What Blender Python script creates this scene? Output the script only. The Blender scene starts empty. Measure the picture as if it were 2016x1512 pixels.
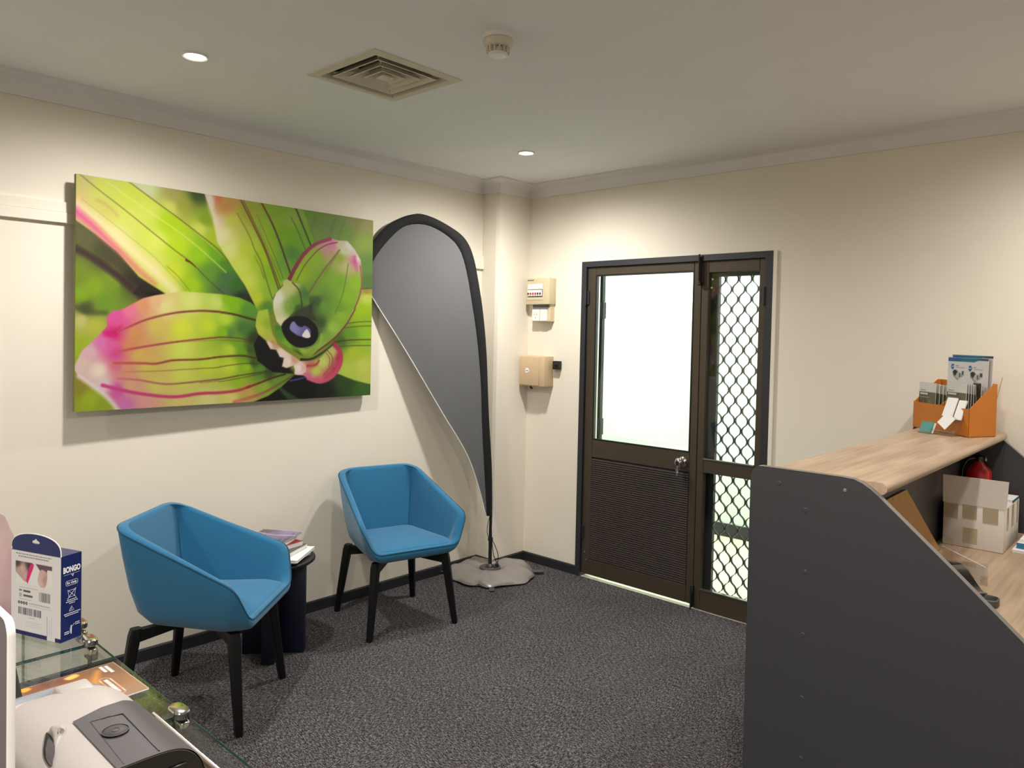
import bpy, bmesh, math, random
import numpy as np
from mathutils import Vector, Matrix
random.seed(4); np.random.seed(4)
PI = math.pi
S = bpy.context.scene
COL = S.collection

# ------------------------------------------------------------------ camera
CAM_YAW, CAM_PITCH, CAM_ROLL = 0.74280699, -0.02498046, 0.0219561
CAM_LOC = Vector((3.70927, -4.03084, 1.61038))
F_PX, SHIFT_PX = 1486.909, -61.793
def cam_axes():
    yw, p, ro = CAM_YAW, CAM_PITCH, CAM_ROLL
    f = Vector((-math.sin(yw)*math.cos(p), math.cos(yw)*math.cos(p), math.sin(p)))
    r = Vector((math.cos(yw), math.sin(yw), 0)); u = r.cross(f)
    return r*math.cos(ro)+u*math.sin(ro), -r*math.sin(ro)+u*math.cos(ro), f
cr, cu, cf = cam_axes()
cd = bpy.data.cameras.new('camera'); cam = bpy.data.objects.new('camera', cd); COL.objects.link(cam)
cam.matrix_world = Matrix(((cr.x, cu.x, -cf.x, CAM_LOC.x), (cr.y, cu.y, -cf.y, CAM_LOC.y), (cr.z, cu.z, -cf.z, CAM_LOC.z), (0, 0, 0, 1)))
cd.sensor_fit = 'HORIZONTAL'; cd.sensor_width = 36; cd.lens = 36*F_PX/2016; cd.shift_y = SHIFT_PX/2016
cd.clip_start = 0.02
S.camera = cam
# ------------------------------------------------------------------ world, exposure, lights
S.view_settings.view_transform = 'Standard'; S.view_settings.look = 'None'
S.view_settings.gamma = 1; S.view_settings.use_curve_mapping = False
S.view_settings.exposure = 0.0
w = bpy.data.worlds.new('world'); S.world = w; w.use_nodes = True
w.node_tree.nodes['Background'].inputs[0].default_value = (0.9, 0.95, 1, 1)
w.node_tree.nodes['Background'].inputs[1].default_value = 0.02
ZC = 2.65
WARM = (1.0, 0.962, 0.925)
def spot(name, loc, watts, size=173, blend=1.0, color=WARM, rad=0.045):
    l = bpy.data.lights.new(name, 'SPOT'); l.energy = watts; l.spot_size = math.radians(size); l.spot_blend = blend
    l.color = color; l.shadow_soft_size = rad
    o = bpy.data.objects.new(name, l); COL.objects.link(o); o.location = loc
    return o
DOWNLIGHTS = [(0.818, -2.716), (0.806, -0.786)]
HIDDEN = [(3.55, -0.75), (3.2, -2.70), (0.82, -4.95), (3.6, -4.95)]  # first read from cast shadows; others added unseen, rear pair for ceiling bounce
for i, (x, y) in enumerate(DOWNLIGHTS):
    spot('downlight_or_added_beam', (x, y, ZC-0.03), (116, 124)[i])
for i, (x, y) in enumerate(HIDDEN):
    spot('downlight_or_added_beam', (x, y, ZC-0.03), (70, 125, 95, 235)[i])
def area(name, loc, sx, sy, watts, color, rot=(0, 0, 0)):
    l = bpy.data.lights.new(name, 'AREA'); l.shape = 'RECTANGLE'; l.size = sx; l.size_y = sy; l.energy = watts; l.color = color
    o = bpy.data.objects.new(name, l); COL.objects.link(o); o.location = loc; o.rotation_euler = rot
    return o
area('corridor_light', (0.9, 0.9, 2.6), 3.0, 0.5, 92, (0.95, 1.0, 0.965))

# ------------------------------------------------------------------ materials
def lin(c):
    c = c/255.0
    return c/12.92 if c <= 0.04045 else ((c+0.055)/1.055)**2.4
def rgb(c): return (lin(c[0]), lin(c[1]), lin(c[2]), 1)
def nd(nt, t, **k):
    n = nt.nodes.new(t)
    for a, v in k.items(): setattr(n, a, v)
    return n
def mat(name, col, rough=0.5, metal=0.0, var=0.06, scale=30, bump=0.0, bscale=200, coat=0.0, emit=0, spec=0.5, stretch=None, sheen=0.0):
    m = bpy.data.materials.new(name); m.use_nodes = True; nt = m.node_tree; b = nt.nodes['Principled BSDF']
    c = rgb(col)
    tc = nd(nt, 'ShaderNodeTexCoord'); mp = nd(nt, 'ShaderNodeMapping'); nt.links.new(tc.outputs['Object'], mp.inputs[0])
    if stretch: mp.inputs['Scale'].default_value = stretch
    nz = nd(nt, 'ShaderNodeTexNoise'); nz.inputs['Scale'].default_value = scale; nz.inputs['Detail'].default_value = 4
    nt.links.new(mp.outputs[0], nz.inputs[0])
    rp = nd(nt, 'ShaderNodeValToRGB'); nt.links.new(nz.outputs[0], rp.inputs[0])
    rp.color_ramp.elements[0].position = 0.3; rp.color_ramp.elements[1].position = 0.7
    rp.color_ramp.elements[0].color = tuple(max(0, x*(1-var)) for x in c[:3])+(1,)
    rp.color_ramp.elements[1].color = tuple(min(1, x*(1+var)) for x in c[:3])+(1,)
    nt.links.new(rp.outputs[0], b.inputs['Base Color'])
    b.inputs['Roughness'].default_value = rough; b.inputs['Metallic'].default_value = metal
    b.inputs['Specular IOR Level'].default_value = spec
    b.inputs['Coat Weight'].default_value = coat
    b.inputs['Sheen Weight'].default_value = sheen
    if bump:
        n2 = nd(nt, 'ShaderNodeTexNoise'); n2.inputs['Scale'].default_value = bscale; n2.inputs['Detail'].default_value = 3
        nt.links.new(mp.outputs[0], n2.inputs[0])
        bp = nd(nt, 'ShaderNodeBump'); bp.inputs['Strength'].default_value = bump; bp.inputs['Distance'].default_value = 0.002
        nt.links.new(n2.outputs[0], bp.inputs['Height']); nt.links.new(bp.outputs[0], b.inputs['Normal'])
    if emit:
        b.inputs['Emission Color'].default_value = c; b.inputs['Emission Strength'].default_value = emit
    return m
def glass_mat(name, tint=(1, 1, 1), base=0.04, rough=0.0):
    m = bpy.data.materials.new(name); m.use_nodes = True; nt = m.node_tree; nt.nodes.clear()
    out = nd(nt, 'ShaderNodeOutputMaterial'); mx = nd(nt, 'ShaderNodeMixShader')
    tr = nd(nt, 'ShaderNodeBsdfTransparent'); tr.inputs[0].default_value = tint+(1,)
    gl = nd(nt, 'ShaderNodeBsdfGlossy'); gl.inputs['Roughness'].default_value = rough
    lw = nd(nt, 'ShaderNodeLayerWeight'); lw.inputs[0].default_value = 0.5
    pw = nd(nt, 'ShaderNodeMath', operation='POWER'); pw.inputs[1].default_value = 5
    ma = nd(nt, 'ShaderNodeMath', operation='MULTIPLY_ADD'); ma.inputs[1].default_value = 1-base; ma.inputs[2].default_value = base
    nt.links.new(lw.outputs['Facing'], pw.inputs[0]); nt.links.new(pw.outputs[0], ma.inputs[0])
    nt.links.new(ma.outputs[0], mx.inputs[0]); nt.links.new(tr.outputs[0], mx.inputs[1]); nt.links.new(gl.outputs[0], mx.inputs[2])
    nt.links.new(mx.outputs[0], out.inputs[0])
    return m
def print_mat(name, rough=0.5, gain=1.0, spec=0.3):
    m = bpy.data.materials.new(name); m.use_nodes = True; nt = m.node_tree; b = nt.nodes['Principled BSDF']
    a = nd(nt, 'ShaderNodeAttribute', attribute_name='Col')
    nt.links.new(a.outputs['Color'], b.inputs['Base Color'])
    b.inputs['Roughness'].default_value = rough; b.inputs['Specular IOR Level'].default_value = spec
    return m
def carpet_mat():
    m = bpy.data.materials.new('carpet'); m.use_nodes = True; nt = m.node_tree; b = nt.nodes['Principled BSDF']
    tc = nd(nt, 'ShaderNodeTexCoord')
    def noise(scale, st, det=3, rot=0):
        mp = nd(nt, 'ShaderNodeMapping'); mp.inputs['Scale'].default_value = st; mp.inputs['Rotation'].default_value = (0, 0, rot)
        nt.links.new(tc.outputs['Object'], mp.inputs[0])
        n = nd(nt, 'ShaderNodeTexNoise'); n.inputs['Scale'].default_value = scale; n.inputs['Detail'].default_value = det; n.inputs['Roughness'].default_value = 0.75
        nt.links.new(mp.outputs[0], n.inputs[0]); return n.outputs[0]
    a = noise(190, (1, 0.3, 1)); c = noise(190, (0.3, 1, 1)); big = noise(1.7, (1, 1, 1)); grain = noise(330, (1, 1, 1), 1)
    # checkerboard of tile directions
    ch = nd(nt, 'ShaderNodeTexChecker'); ch.inputs['Scale'].default_value = 2.0
    ch.inputs[1].default_value = (0, 0, 0, 1); ch.inputs[2].default_value = (1, 1, 1, 1)
    mpc = nd(nt, 'ShaderNodeMapping'); mpc.inputs['Location'].default_value = (0.13, 0.22, 0.25); nt.links.new(tc.outputs['Object'], mpc.inputs[0]); nt.links.new(mpc.outputs[0], ch.inputs[0])
    mx = nd(nt, 'ShaderNodeMix'); nt.links.new(ch.outputs['Fac'], mx.inputs[0]); nt.links.new(a, mx.inputs[2]); nt.links.new(c, mx.inputs[3])
    ad = nd(nt, 'ShaderNodeMath', operation='MULTIPLY_ADD'); ad.inputs[1].default_value = 0.45; nt.links.new(grain, ad.inputs[0])
    sc = nd(nt, 'ShaderNodeMath', operation='MULTIPLY'); sc.inputs[1].default_value = 0.55; nt.links.new(mx.outputs[0], sc.inputs[0]); nt.links.new(sc.outputs[0], ad.inputs[2])
    rp = nd(nt, 'ShaderNodeValToRGB'); e = rp.color_ramp.elements
    e[0].position = 0.40; e[0].color = rgb((14, 14, 17)); e[1].position = 0.62; e[1].color = rgb((166, 162, 162))
    e2 = rp.color_ramp.elements.new(0.5); e2.color = rgb((54, 53, 56))
    nt.links.new(ad.outputs[0], rp.inputs[0])
    r2 = nd(nt, 'ShaderNodeValToRGB'); r2.color_ramp.elements[0].position = .35; r2.color_ramp.elements[1].position = .65
    r2.color_ramp.elements[0].color = (0.86, 0.80, 0.82, 1); r2.color_ramp.elements[1].color = (0.98, 1.0, 1.0, 1); nt.links.new(big, r2.inputs[0])
    ml = nd(nt, 'ShaderNodeMix', data_type='RGBA', blend_type='MULTIPLY'); ml.inputs[0].default_value = 1
    nt.links.new(rp.outputs[0], ml.inputs[6]); nt.links.new(r2.outputs[0], ml.inputs[7])
    nt.links.new(ml.outputs[2], b.inputs['Base Color']); b.inputs['Roughness'].default_value = 0.95; b.inputs['Specular IOR Level'].default_value = 0.15
    bp = nd(nt, 'ShaderNodeBump'); bp.inputs['Strength'].default_value = 0.9; bp.inputs['Distance'].default_value = 0.006
    nt.links.new(ad.outputs[0], bp.inputs['Height']); nt.links.new(bp.outputs[0], b.inputs['Normal'])
    return m
def wood_mat(name, c1, c2, grain='y'):
    m = bpy.data.materials.new(name); m.use_nodes = True; nt = m.node_tree; b = nt.nodes['Principled BSDF']
    tc = nd(nt, 'ShaderNodeTexCoord')
    def noise(scale, st, det=4):
        mp = nd(nt, 'ShaderNodeMapping'); mp.inputs['Scale'].default_value = st; nt.links.new(tc.outputs['Object'], mp.inputs[0])
        n = nd(nt, 'ShaderNodeTexNoise'); n.inputs['Scale'].default_value = scale; n.inputs['Detail'].default_value = det; nt.links.new(mp.outputs[0], n.inputs[0]); return n.outputs[0]
    st = (1, 0.035, 1) if grain == 'y' else (0.035, 1, 1)
    st2 = (1, 0.18, 1) if grain == 'y' else (0.18, 1, 1)
    a = noise(70, st); d = noise(14, st2)
    mx = nd(nt, 'ShaderNodeMix'); mx.inputs[0].default_value = 0.5; nt.links.new(a, mx.inputs[2]); nt.links.new(d, mx.inputs[3])
    rp = nd(nt, 'ShaderNodeValToRGB'); rp.color_ramp.elements[0].position = 0.36; rp.color_ramp.elements[1].position = 0.64
    rp.color_ramp.elements[0].color = rgb(c1); rp.color_ramp.elements[1].color = rgb(c2); nt.links.new(mx.outputs[0], rp.inputs[0])
    nt.links.new(rp.outputs[0], b.inputs['Base Color']); b.inputs['Roughness'].default_value = 0.38
    return m

M = dict(
    wall=mat('painted_wall', (232, 224, 207), 0.75, var=0.012, scale=3, bump=0.08, bscale=180),
    ceil=mat('ceiling_paint', (236, 236, 236), 0.9, var=0.012, scale=3, bump=0.08, bscale=120),
    cornice=mat('cornice_paint', (226, 224, 222), 0.8, var=0.015, scale=5),
    base=mat('charcoal_skirting', (38, 38, 42), 0.5, var=0.1, scale=20),
    corr=mat('corridor_paint', (226, 238, 230), 0.7, var=0.01, scale=4),
    corrfl=mat('corridor_vinyl', (224, 220, 192), 0.45, var=0.02, scale=9),
    casing=mat('charcoal_enamel', (42, 43, 47), 0.45, var=0.06, scale=25),
    bronze=mat('bronze_anodised', (78, 68, 56), 0.38, metal=0.35, var=0.05, scale=18),
    louvre=mat('dark_bronze_slat', (84, 76, 72), 0.42, metal=0.3, var=0.06, scale=30),
    black=mat('black_metal', (22, 23, 25), 0.45, var=0.08, scale=40),
    chrome=mat('chrome', (205, 200, 192), 0.12, metal=1.0, var=0.02),
    steel=mat('satin_steel', (190, 186, 180), 0.28, metal=1.0, var=0.04),
    glass=glass_mat('clear_glass', (0.97, 0.99, 0.98)),
    glassg=glass_mat('display_glass', (0.972, 0.99, 0.978), 0.05),
    acryl=glass_mat('clear_acrylic', (0.965, 0.965, 0.965), 0.06, 0.03),
    gedge=mat('glass_edge', (26, 66, 60), 0.15, var=0.1),
    blue=mat('blue_wool', (40, 108, 146), 0.9, var=0.10, scale=350, bump=0.35, bscale=900, spec=0.2, sheen=0.25),
    pipe=mat('blue_piping', (28, 76, 106), 0.85, var=0.08, scale=200),
    leg=mat('black_stained_timber', (9, 9, 11), 0.5, var=0.15, scale=25, spec=0.3),
    navy=mat('navy_laminate', (8, 14, 38), 0.4, var=0.08, scale=20),
    flag=mat('grey_banner_cloth', (100, 100, 101), 0.85, var=0.015, scale=5, bump=0.04, bscale=14),
    sleeve=mat('black_sleeve_cloth', (13, 14, 17), 0.85, var=0.12, scale=60, bump=0.3, bscale=60),
    vinyl=mat('silver_vinyl', (140, 134, 130), 0.25, var=0.05, scale=18, spec=0.6),
    panel=mat('graphite_laminate', (57, 57, 60), 0.42, var=0.03, scale=300, bump=0.04, bscale=700),
    pedge=mat('graphite_edge', (112, 106, 102), 0.35, var=0.04),
    oak=wood_mat('light_oak', (158, 132, 106), (190, 165, 137), 'y'),
    orange=mat('burnt_orange_board', (196, 116, 34), 0.5, var=0.03, scale=12),
    paper=mat('white_paper', (232, 230, 226), 0.6, var=0.01),
    card=mat('white_carton', (226, 218, 208), 0.7, var=0.02, scale=8),
    tape=mat('tape_tan', (184, 168, 142), 0.4, var=0.03),
    kraft=mat('brown_cardboard', (192, 150, 98), 0.8, var=0.05, scale=14),
    red=mat('red_enamel', (186, 22, 34), 0.25, var=0.04, coat=0.4),
    gloss=mat('gloss_black', (16, 16, 17), 0.12, var=0.05, coat=0.4),
    dgrey=mat('dark_grey_plastic', (70, 70, 70), 0.5, var=0.05),
    beige=mat('aged_beige_plastic', (208, 194, 158), 0.5, var=0.03, scale=9),
    tan=mat('tan_plastic', (204, 178, 142), 0.5, var=0.02, scale=9),
    wplastic=mat('white_plastic', (236, 232, 226), 0.35, var=0.015),
    cplastic=mat('cream_plastic', (216, 208, 188), 0.5, var=0.02),
    vent=mat('aged_vent_paint', (214, 206, 186), 0.6, var=0.05, scale=14),
    dark=mat('duct_dark', (26, 26, 34), 0.8, var=0.1),
    lamp=mat('lamp_diffuser', (255, 246, 230), 0.5, emit=14),
    devw=mat('warm_white_plastic', (212, 202, 196), 0.42, var=0.012, bump=0.03, bscale=900),
    devg=mat('graphite_soft_plastic', (86, 80, 82), 0.5, var=0.03, bump=0.04, bscale=900),
    devb=mat('black_plastic', (24, 23, 24), 0.4, var=0.05),
    tub=mat('smoky_tub_plastic', (150, 158, 166), 0.25, var=0.04, spec=0.6),
    slate=mat('grey_board', (96, 87, 88), 0.6, var=0.03),
    navyp=mat('navy_print', (22, 36, 92), 0.35, var=0.02),
    mauve=mat('mauve_pouch_film', (196, 164, 166), 0.3, var=0.06, scale=7, bump=0.8, bscale=11, spec=0.6),
    wood2=mat('pale_desk_wood', (186, 164, 138), 0.5, var=0.05, scale=10, stretch=(0.2, 3, 1)),
    alum=mat('aluminium', (196, 192, 190), 0.25, metal=1.0, var=0.03),
    inkw=mat('white_ink', (232, 232, 236), 0.5, var=0.0),
    inkg=mat('grey_ink', (108, 108, 110), 0.6, var=0.0),
    inkd=mat('dark_ink', (50, 50, 54), 0.6, var=0.0),
    maroon=mat('maroon_cover', (128, 14, 30), 0.35, var=0.04),
    slatec=mat('charcoal_cover', (84, 78, 72), 0.4, var=0.05),
    teal=mat('teal_card', (48, 132, 120), 0.5, var=0.04),
    bluec=mat('blue_cover', (40, 112, 146), 0.4, var=0.04),
)
def film_mat():
    m = bpy.data.materials.new('added_sheet_film'); m.use_nodes = True; nt = m.node_tree; nt.nodes.clear()
    out = nd(nt, 'ShaderNodeOutputMaterial'); mx = nd(nt, 'ShaderNodeMixShader'); mx.inputs[0].default_value = 0.6
    a = nd(nt, 'ShaderNodeBsdfDiffuse'); b = nd(nt, 'ShaderNodeBsdfTranslucent')
    a.inputs[0].default_value = b.inputs[0].default_value = (0.95, 0.95, 0.95, 1)
    nt.links.new(a.outputs[0], mx.inputs[1]); nt.links.new(b.outputs[0], mx.inputs[2]); nt.links.new(mx.outputs[0], out.inputs[0])
    return m
M['film'] = film_mat()
M['carpet'] = carpet_mat()
M['print'] = print_mat('printed_paper', 0.45)
M['canvas'] = print_mat('printed_canvas', 0.55, spec=0.25)
M['gloss_print'] = print_mat('gloss_print', 0.25, spec=0.5)

# ------------------------------------------------------------------ geometry helpers
class G:
    """collects geometry; becomes ONE mesh object"""
    def __init__(s): s.v = []; s.f = []
    def add(s, vs, fs):
        n = len(s.v); s.v += [tuple(v) for v in vs]; s.f += [tuple(i+n for i in f) for f in fs]; return s
    def bm(s, bm):
        bm.verts.index_update(); s.add([v.co[:] for v in bm.verts], [[v.index for v in f.verts] for f in bm.faces]); bm.free(); return s
    def box(s, x0, x1, y0, y1, z0, z1, bev=0, seg=2):
        bm = bmesh.new(); bmesh.ops.create_cube(bm, size=1)
        for v in bm.verts: v.co = Vector(((x0+x1)/2+v.co.x*(x1-x0), (y0+y1)/2+v.co.y*(y1-y0), (z0+z1)/2+v.co.z*(z1-z0)))
        if bev: bmesh.ops.bevel(bm, geom=bm.edges[:], offset=bev, segments=seg, profile=0.5, affect='EDGES')
        return s.bm(bm)
    def xf(s, mtx, start=0):
        for i in range(start, len(s.v)): s.v[i] = tuple(mtx @ Vector(s.v[i]))
        return s
    def prism(s, poly, axis, a, b, bev=0):
        """poly 2D extruded along axis from a to b. axis y: poly=(x,z); x: (y,z); z: (x,y)"""
        def P(p, t): return {'y': (p[0], t, p[1]), 'x': (t, p[0], p[1]), 'z': (p[0], p[1], t)}[axis]
        n = len(poly); bm = bmesh.new()
        A = [bm.verts.new(P(p, a)) for p in poly]; B = [bm.verts.new(P(p, b)) for p in poly]
        bm.faces.new(A); bm.faces.new(B[::-1])
        for i in range(n): bm.faces.new((A[i], A[(i+1) % n], B[(i+1) % n], B[i]))
        bmesh.ops.recalc_face_normals(bm, faces=bm.faces[:])
        if bev: bmesh.ops.bevel(bm, geom=[e for e in bm.edges if len(e.link_faces) == 2 and e.calc_face_angle(0) > 0.6], offset=bev, segments=2, affect='EDGES')
        return s.bm(bm)
    def tube(s, path, rad, n=10, cap=True, closed=False):
        path = [Vector(p) for p in path]; m = len(path); vs = []; fs = []
        up = Vector((0, 0, 1)); prev = None
        for i, p in enumerate(path):
            if closed: t = path[(i+1) % m]-path[i-1]
            else: t = path[min(i+1, m-1)]-path[max(i-1, 0)]
            t.normalize()
            if prev is None:
                ref = up if abs(t.z) < 0.9 else Vector((1, 0, 0))
                a = t.cross(ref).normalized()
            else:
                a = (prev-t*prev.dot(t)).normalized()
            prev = a; b = t.cross(a)
            r = rad[i] if isinstance(rad, (list, tuple)) else rad
            for k in range(n):
                q = 2*PI*k/n; vs.append(p+a*math.cos(q)*r+b*math.sin(q)*r)
        for i in range(m if closed else m-1):
            j = (i+1) % m
            for k in range(n): fs.append((i*n+k, i*n+(k+1) % n, j*n+(k+1) % n, j*n+k))
        if cap and not closed: fs.append(tuple(range(n))[::-1]); fs.append(tuple((m-1)*n+k for k in range(n)))
        return s.add(vs, fs)
    def lathe(s, prof, c, n=32, axis='z', capa=True, capb=True):
        vs = []; fs = []; m = len(prof)
        for r, h in prof:
            for k in range(n):
                q = 2*PI*k/n; x, y = r*math.cos(q), r*math.sin(q)
                d = {'z': (x, y, h), 'y': (x, h, y), 'x': (h, x, y)}[axis]
                vs.append((c[0]+d[0], c[1]+d[1], c[2]+d[2]))
        for i in range(m-1):
            for k in range(n): fs.append((i*n+k, i*n+(k+1) % n, (i+1)*n+(k+1) % n, (i+1)*n+k))
        if capa: fs.append(tuple(range(n))[::-1])
        if capb: fs.append(tuple((m-1)*n+k for k in range(n)))
        st = len(s.v); s.add(vs, fs); return s
    def loft(s, rings, closed=True, capa=False, capb=False):
        n = len(rings[0]); vs = [p for r in rings for p in r]; fs = []
        for i in range(len(rings)-1):
            for k in range(n if closed else n-1): fs.append((i*n+k, i*n+(k+1) % n, (i+1)*n+(k+1) % n, (i+1)*n+k))
        if capa: fs.append(tuple(range(n))[::-1])
        if capb: fs.append(tuple((len(rings)-1)*n+k for k in range(n)))
        return s.add(vs, fs)
    def quad(s, a, b, c, d): return s.add([a, b, c, d], [(0, 1, 2, 3)])
    def plate(s, o, xv, yv, w, h, t):
        """thin slab: origin corner o, unit axes xv,yv, thickness t along xv x yv"""
        o, xv, yv = Vector(o), Vector(xv).normalized(), Vector(yv).normalized(); nv = xv.cross(yv)
        p = [o+xv*(w*i)+yv*(h*j)+nv*(t*k) for k in (0, 1) for j in (0, 1) for i in (0, 1)]
        return s.add(p, [(0, 2, 3, 1), (4, 5, 7, 6), (0, 1, 5, 4), (2, 6, 7, 3), (0, 4, 6, 2), (1, 3, 7, 5)])

def mesh(name, g, m, smooth=None, recalc=True):
    me = bpy.data.meshes.new(name); me.from_pydata(g.v, [], g.f)
    if recalc:
        bm = bmesh.new(); bm.from_mesh(me); bmesh.ops.recalc_face_normals(bm, faces=bm.faces[:]); bm.to_mesh(me); bm.free()
    me.materials.append(m)
    if smooth:
        me.polygons.foreach_set('use_smooth', [True]*len(me.polygons)); me.set_sharp_from_angle(angle=math.radians(smooth))
    me.update(); return me
SH = Vector((0, 0, 0))      # survey correction of the current cluster
WARP = None
def adj(v):
    v = Vector(v)
    return Vector(WARP(v)) if WARP else v+SH
def thing(name, label, cat, loc=(0, 0, 0), rz=0, group=None):
    o = bpy.data.objects.new(name, None); COL.objects.link(o); o.location = adj(loc); o.rotation_euler = (0, 0, rz)
    o.empty_display_size = 0.05
    o['label'] = label; o['category'] = cat
    if group: o['group'] = group
    return o
def mw(o):
    m = Matrix.Translation(o.location) @ Matrix.Rotation(o.rotation_euler.z, 4, 'Z')
    return mw(o.parent) @ m if o.parent else m
def part(par, name, g, m, smooth=35, local=False, label=None, stuff=False, recalc=True):
    if not local:
        inv = mw(par).inverted(); g.v = [tuple(inv @ adj(v)) for v in g.v]
    o = bpy.data.objects.new(name, mesh(name, g, M[m] if isinstance(m, str) else m, smooth, recalc)); COL.objects.link(o); o.parent = par
    if label: o['label'] = label
    if stuff: o['kind'] = 'stuff'
    return o
def single(name, label, cat, g, m, group=None, smooth=35, loc=None):
    """a thing that is one mesh; origin set at its base centre"""
    g.v = [tuple(adj(v)) for v in g.v]
    vs = np.array(g.v); c = loc or (float((vs[:, 0].min()+vs[:, 0].max())/2), float((vs[:, 1].min()+vs[:, 1].max())/2), float(vs[:, 2].min()))
    g.xf(Matrix.Translation(Vector(c)).inverted())
    o = bpy.data.objects.new(name, mesh(name, g, M[m] if isinstance(m, str) else m, smooth)); COL.objects.link(o); o.location = c
    o['label'] = label; o['category'] = cat
    if group: o['group'] = group
    return o
def struct(name, g, m, smooth=35, par=None, recalc=True):
    o = bpy.data.objects.new(name, mesh(name, g, M[m], smooth, recalc)); COL.objects.link(o); o['kind'] = 'structure'
    if par: o.parent = par
    return o
def sub(par, name, g, m, smooth=35, label=None, stuff=False): return part(par, name, g, m, smooth, False, label, stuff)

def text_geo(body, size, o, xv, yv, off=0.0006, align='CENTER', bold=0.0, tall=1.0):
    c = bpy.data.curves.new('t', 'FONT'); c.body = body; c.size = size; c.align_x = align; c.align_y = 'CENTER'; c.offset = bold; c.resolution_u = 3
    ob = bpy.data.objects.new('t', c); COL.objects.link(ob)
    dg = bpy.context.evaluated_depsgraph_get(); me = bpy.data.meshes.new_from_object(ob.evaluated_get(dg))
    o, xv, yv = Vector(o), Vector(xv).normalized(), Vector(yv).normalized(); nv = xv.cross(yv).normalized()
    g = G().add([o+xv*v.co.x+yv*(v.co.y*tall)+nv*off for v in me.vertices], [tuple(p.vertices) for p in me.polygons])
    bpy.data.objects.remove(ob); bpy.data.curves.remove(c); bpy.data.meshes.remove(me)
    return g

# ------------------------------------------------------------------ flat print painter (vertex colours of a printed sheet)
def catmull(pts, n=8, closed=True):
    P = [np.array(p, float) for p in pts]; out = []; m = len(P)
    for i in range(m if closed else m-1):
        p0 = P[(i-1) % m] if closed or i > 0 else P[i]; p1 = P[i]; p2 = P[(i+1) % m]; p3 = P[(i+2) % m] if closed or i+2 < m else P[i+1]
        for k in range(n):
            t = k/n; out.append(0.5*((2*p1)+(-p0+p2)*t+(2*p0-5*p1+4*p2-p3)*t*t+(-p0+3*p1-3*p2+p3)*t**3))
    if not closed: out.append(P[-1])
    return np.array(out)
class Paint:
    def __init__(s, X, Y, base=(255, 255, 255)):
        s.X, s.Y = X.ravel(), Y.ravel(); s.C = np.tile(np.array(base, float), (s.X.size, 1))
    def sel(s, pts, pad):
        a = np.array(pts); return np.nonzero((s.X > a[:, 0].min()-pad) & (s.X < a[:, 0].max()+pad) & (s.Y > a[:, 1].min()-pad) & (s.Y < a[:, 1].max()+pad))[0]
    def mixin(s, idx, alpha, col): s.C[idx] += alpha[:, None]*(col-s.C[idx])
    def field(s, idx, cols, power=3):
        if isinstance(cols[0], (int, float)): return np.array(cols, float)[None, :]
        num = 0; den = 0
        for (x, y), c in cols:
            d = ((s.X[idx]-x)**2+(s.Y[idx]-y)**2+4)**(-power/2); num = num+d[:, None]*np.array(c, float); den = den+d
        return num/den[:, None]
    def sd(s, idx, poly):
        px, py = s.X[idx], s.Y[idx]; best = np.full(px.size, 1e9); ins = np.zeros(px.size, bool); n = len(poly)
        for i in range(n):
            ax, ay = poly[i]; bx, by = poly[(i+1) % n]; dx, dy = bx-ax, by-ay; L = dx*dx+dy*dy+1e-12
            t = np.clip(((px-ax)*dx+(py-ay)*dy)/L, 0, 1); best = np.minimum(best, (px-ax-t*dx)**2+(py-ay-t*dy)**2)
            if ay != by:
                cnd = ((ay > py) != (by > py)) & (px < (bx-ax)*(py-ay)/(by-ay)+ax); ins ^= cnd
        return np.where(ins, -1, 1)*np.sqrt(best)
    def fill(s, poly, cols, soft=1.5, smooth=True, alpha=1.0):
        if smooth: poly = catmull(poly, 5)
        idx = s.sel(poly, soft*2)
        if idx.size == 0: return
        a = np.clip(0.5-s.sd(idx, poly)/(2*soft), 0, 1); a = a*a*(3-2*a)*alpha
        s.mixin(idx, a, s.field(idx, cols))
    def stroke(s, pts, w0, w1, c0, c1=None, soft=1.2, alpha=1.0, a1=None):
        c1 = c1 or c0; p = catmull(pts, 6, False); n = len(p); idx = s.sel(p, max(w0, w1)+soft*2)
        if idx.size == 0: return
        px, py = s.X[idx], s.Y[idx]; best = np.full(px.size, 1e9); par = np.zeros(px.size)
        for i in range(n-1):
            ax, ay = p[i]; dx, dy = p[i+1]-p[i]; t = np.clip(((px-ax)*dx+(py-ay)*dy)/(dx*dx+dy*dy+1e-12), 0, 1)
            d = (px-ax-t*dx)**2+(py-ay-t*dy)**2; m = d < best; best[m] = d[m]; par[m] = (i+t[m])/(n-1)
        wd = (w0+(w1-w0)*par)/2; al = alpha+((a1 if a1 is not None else alpha)-alpha)*par
        a = np.clip(0.5-(np.sqrt(best)-wd)/(2*soft), 0, 1)*al
        s.mixin(idx, a, np.array(c0, float)+(np.array(c1, float)-np.array(c0, float))*par[:, None])
    def rect(s, x0, y0, x1, y1, c, soft=0.5): s.fill([(x0, y0), (x1, y0), (x1, y1), (x0, y1)], c, soft, False)
    def lines(s, x0, y0, w, n, dy, c, hgt, jag=0.25, alpha=0.8):
        for i in range(n):
            s.fill([(x0, y0+i*dy), (x0+w*(1-jag*random.random()), y0+i*dy), (x0+w*(1-jag*random.random()), y0+i*dy+hgt), (x0, y0+i*dy+hgt)], c, 0.4, False, alpha)
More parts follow.
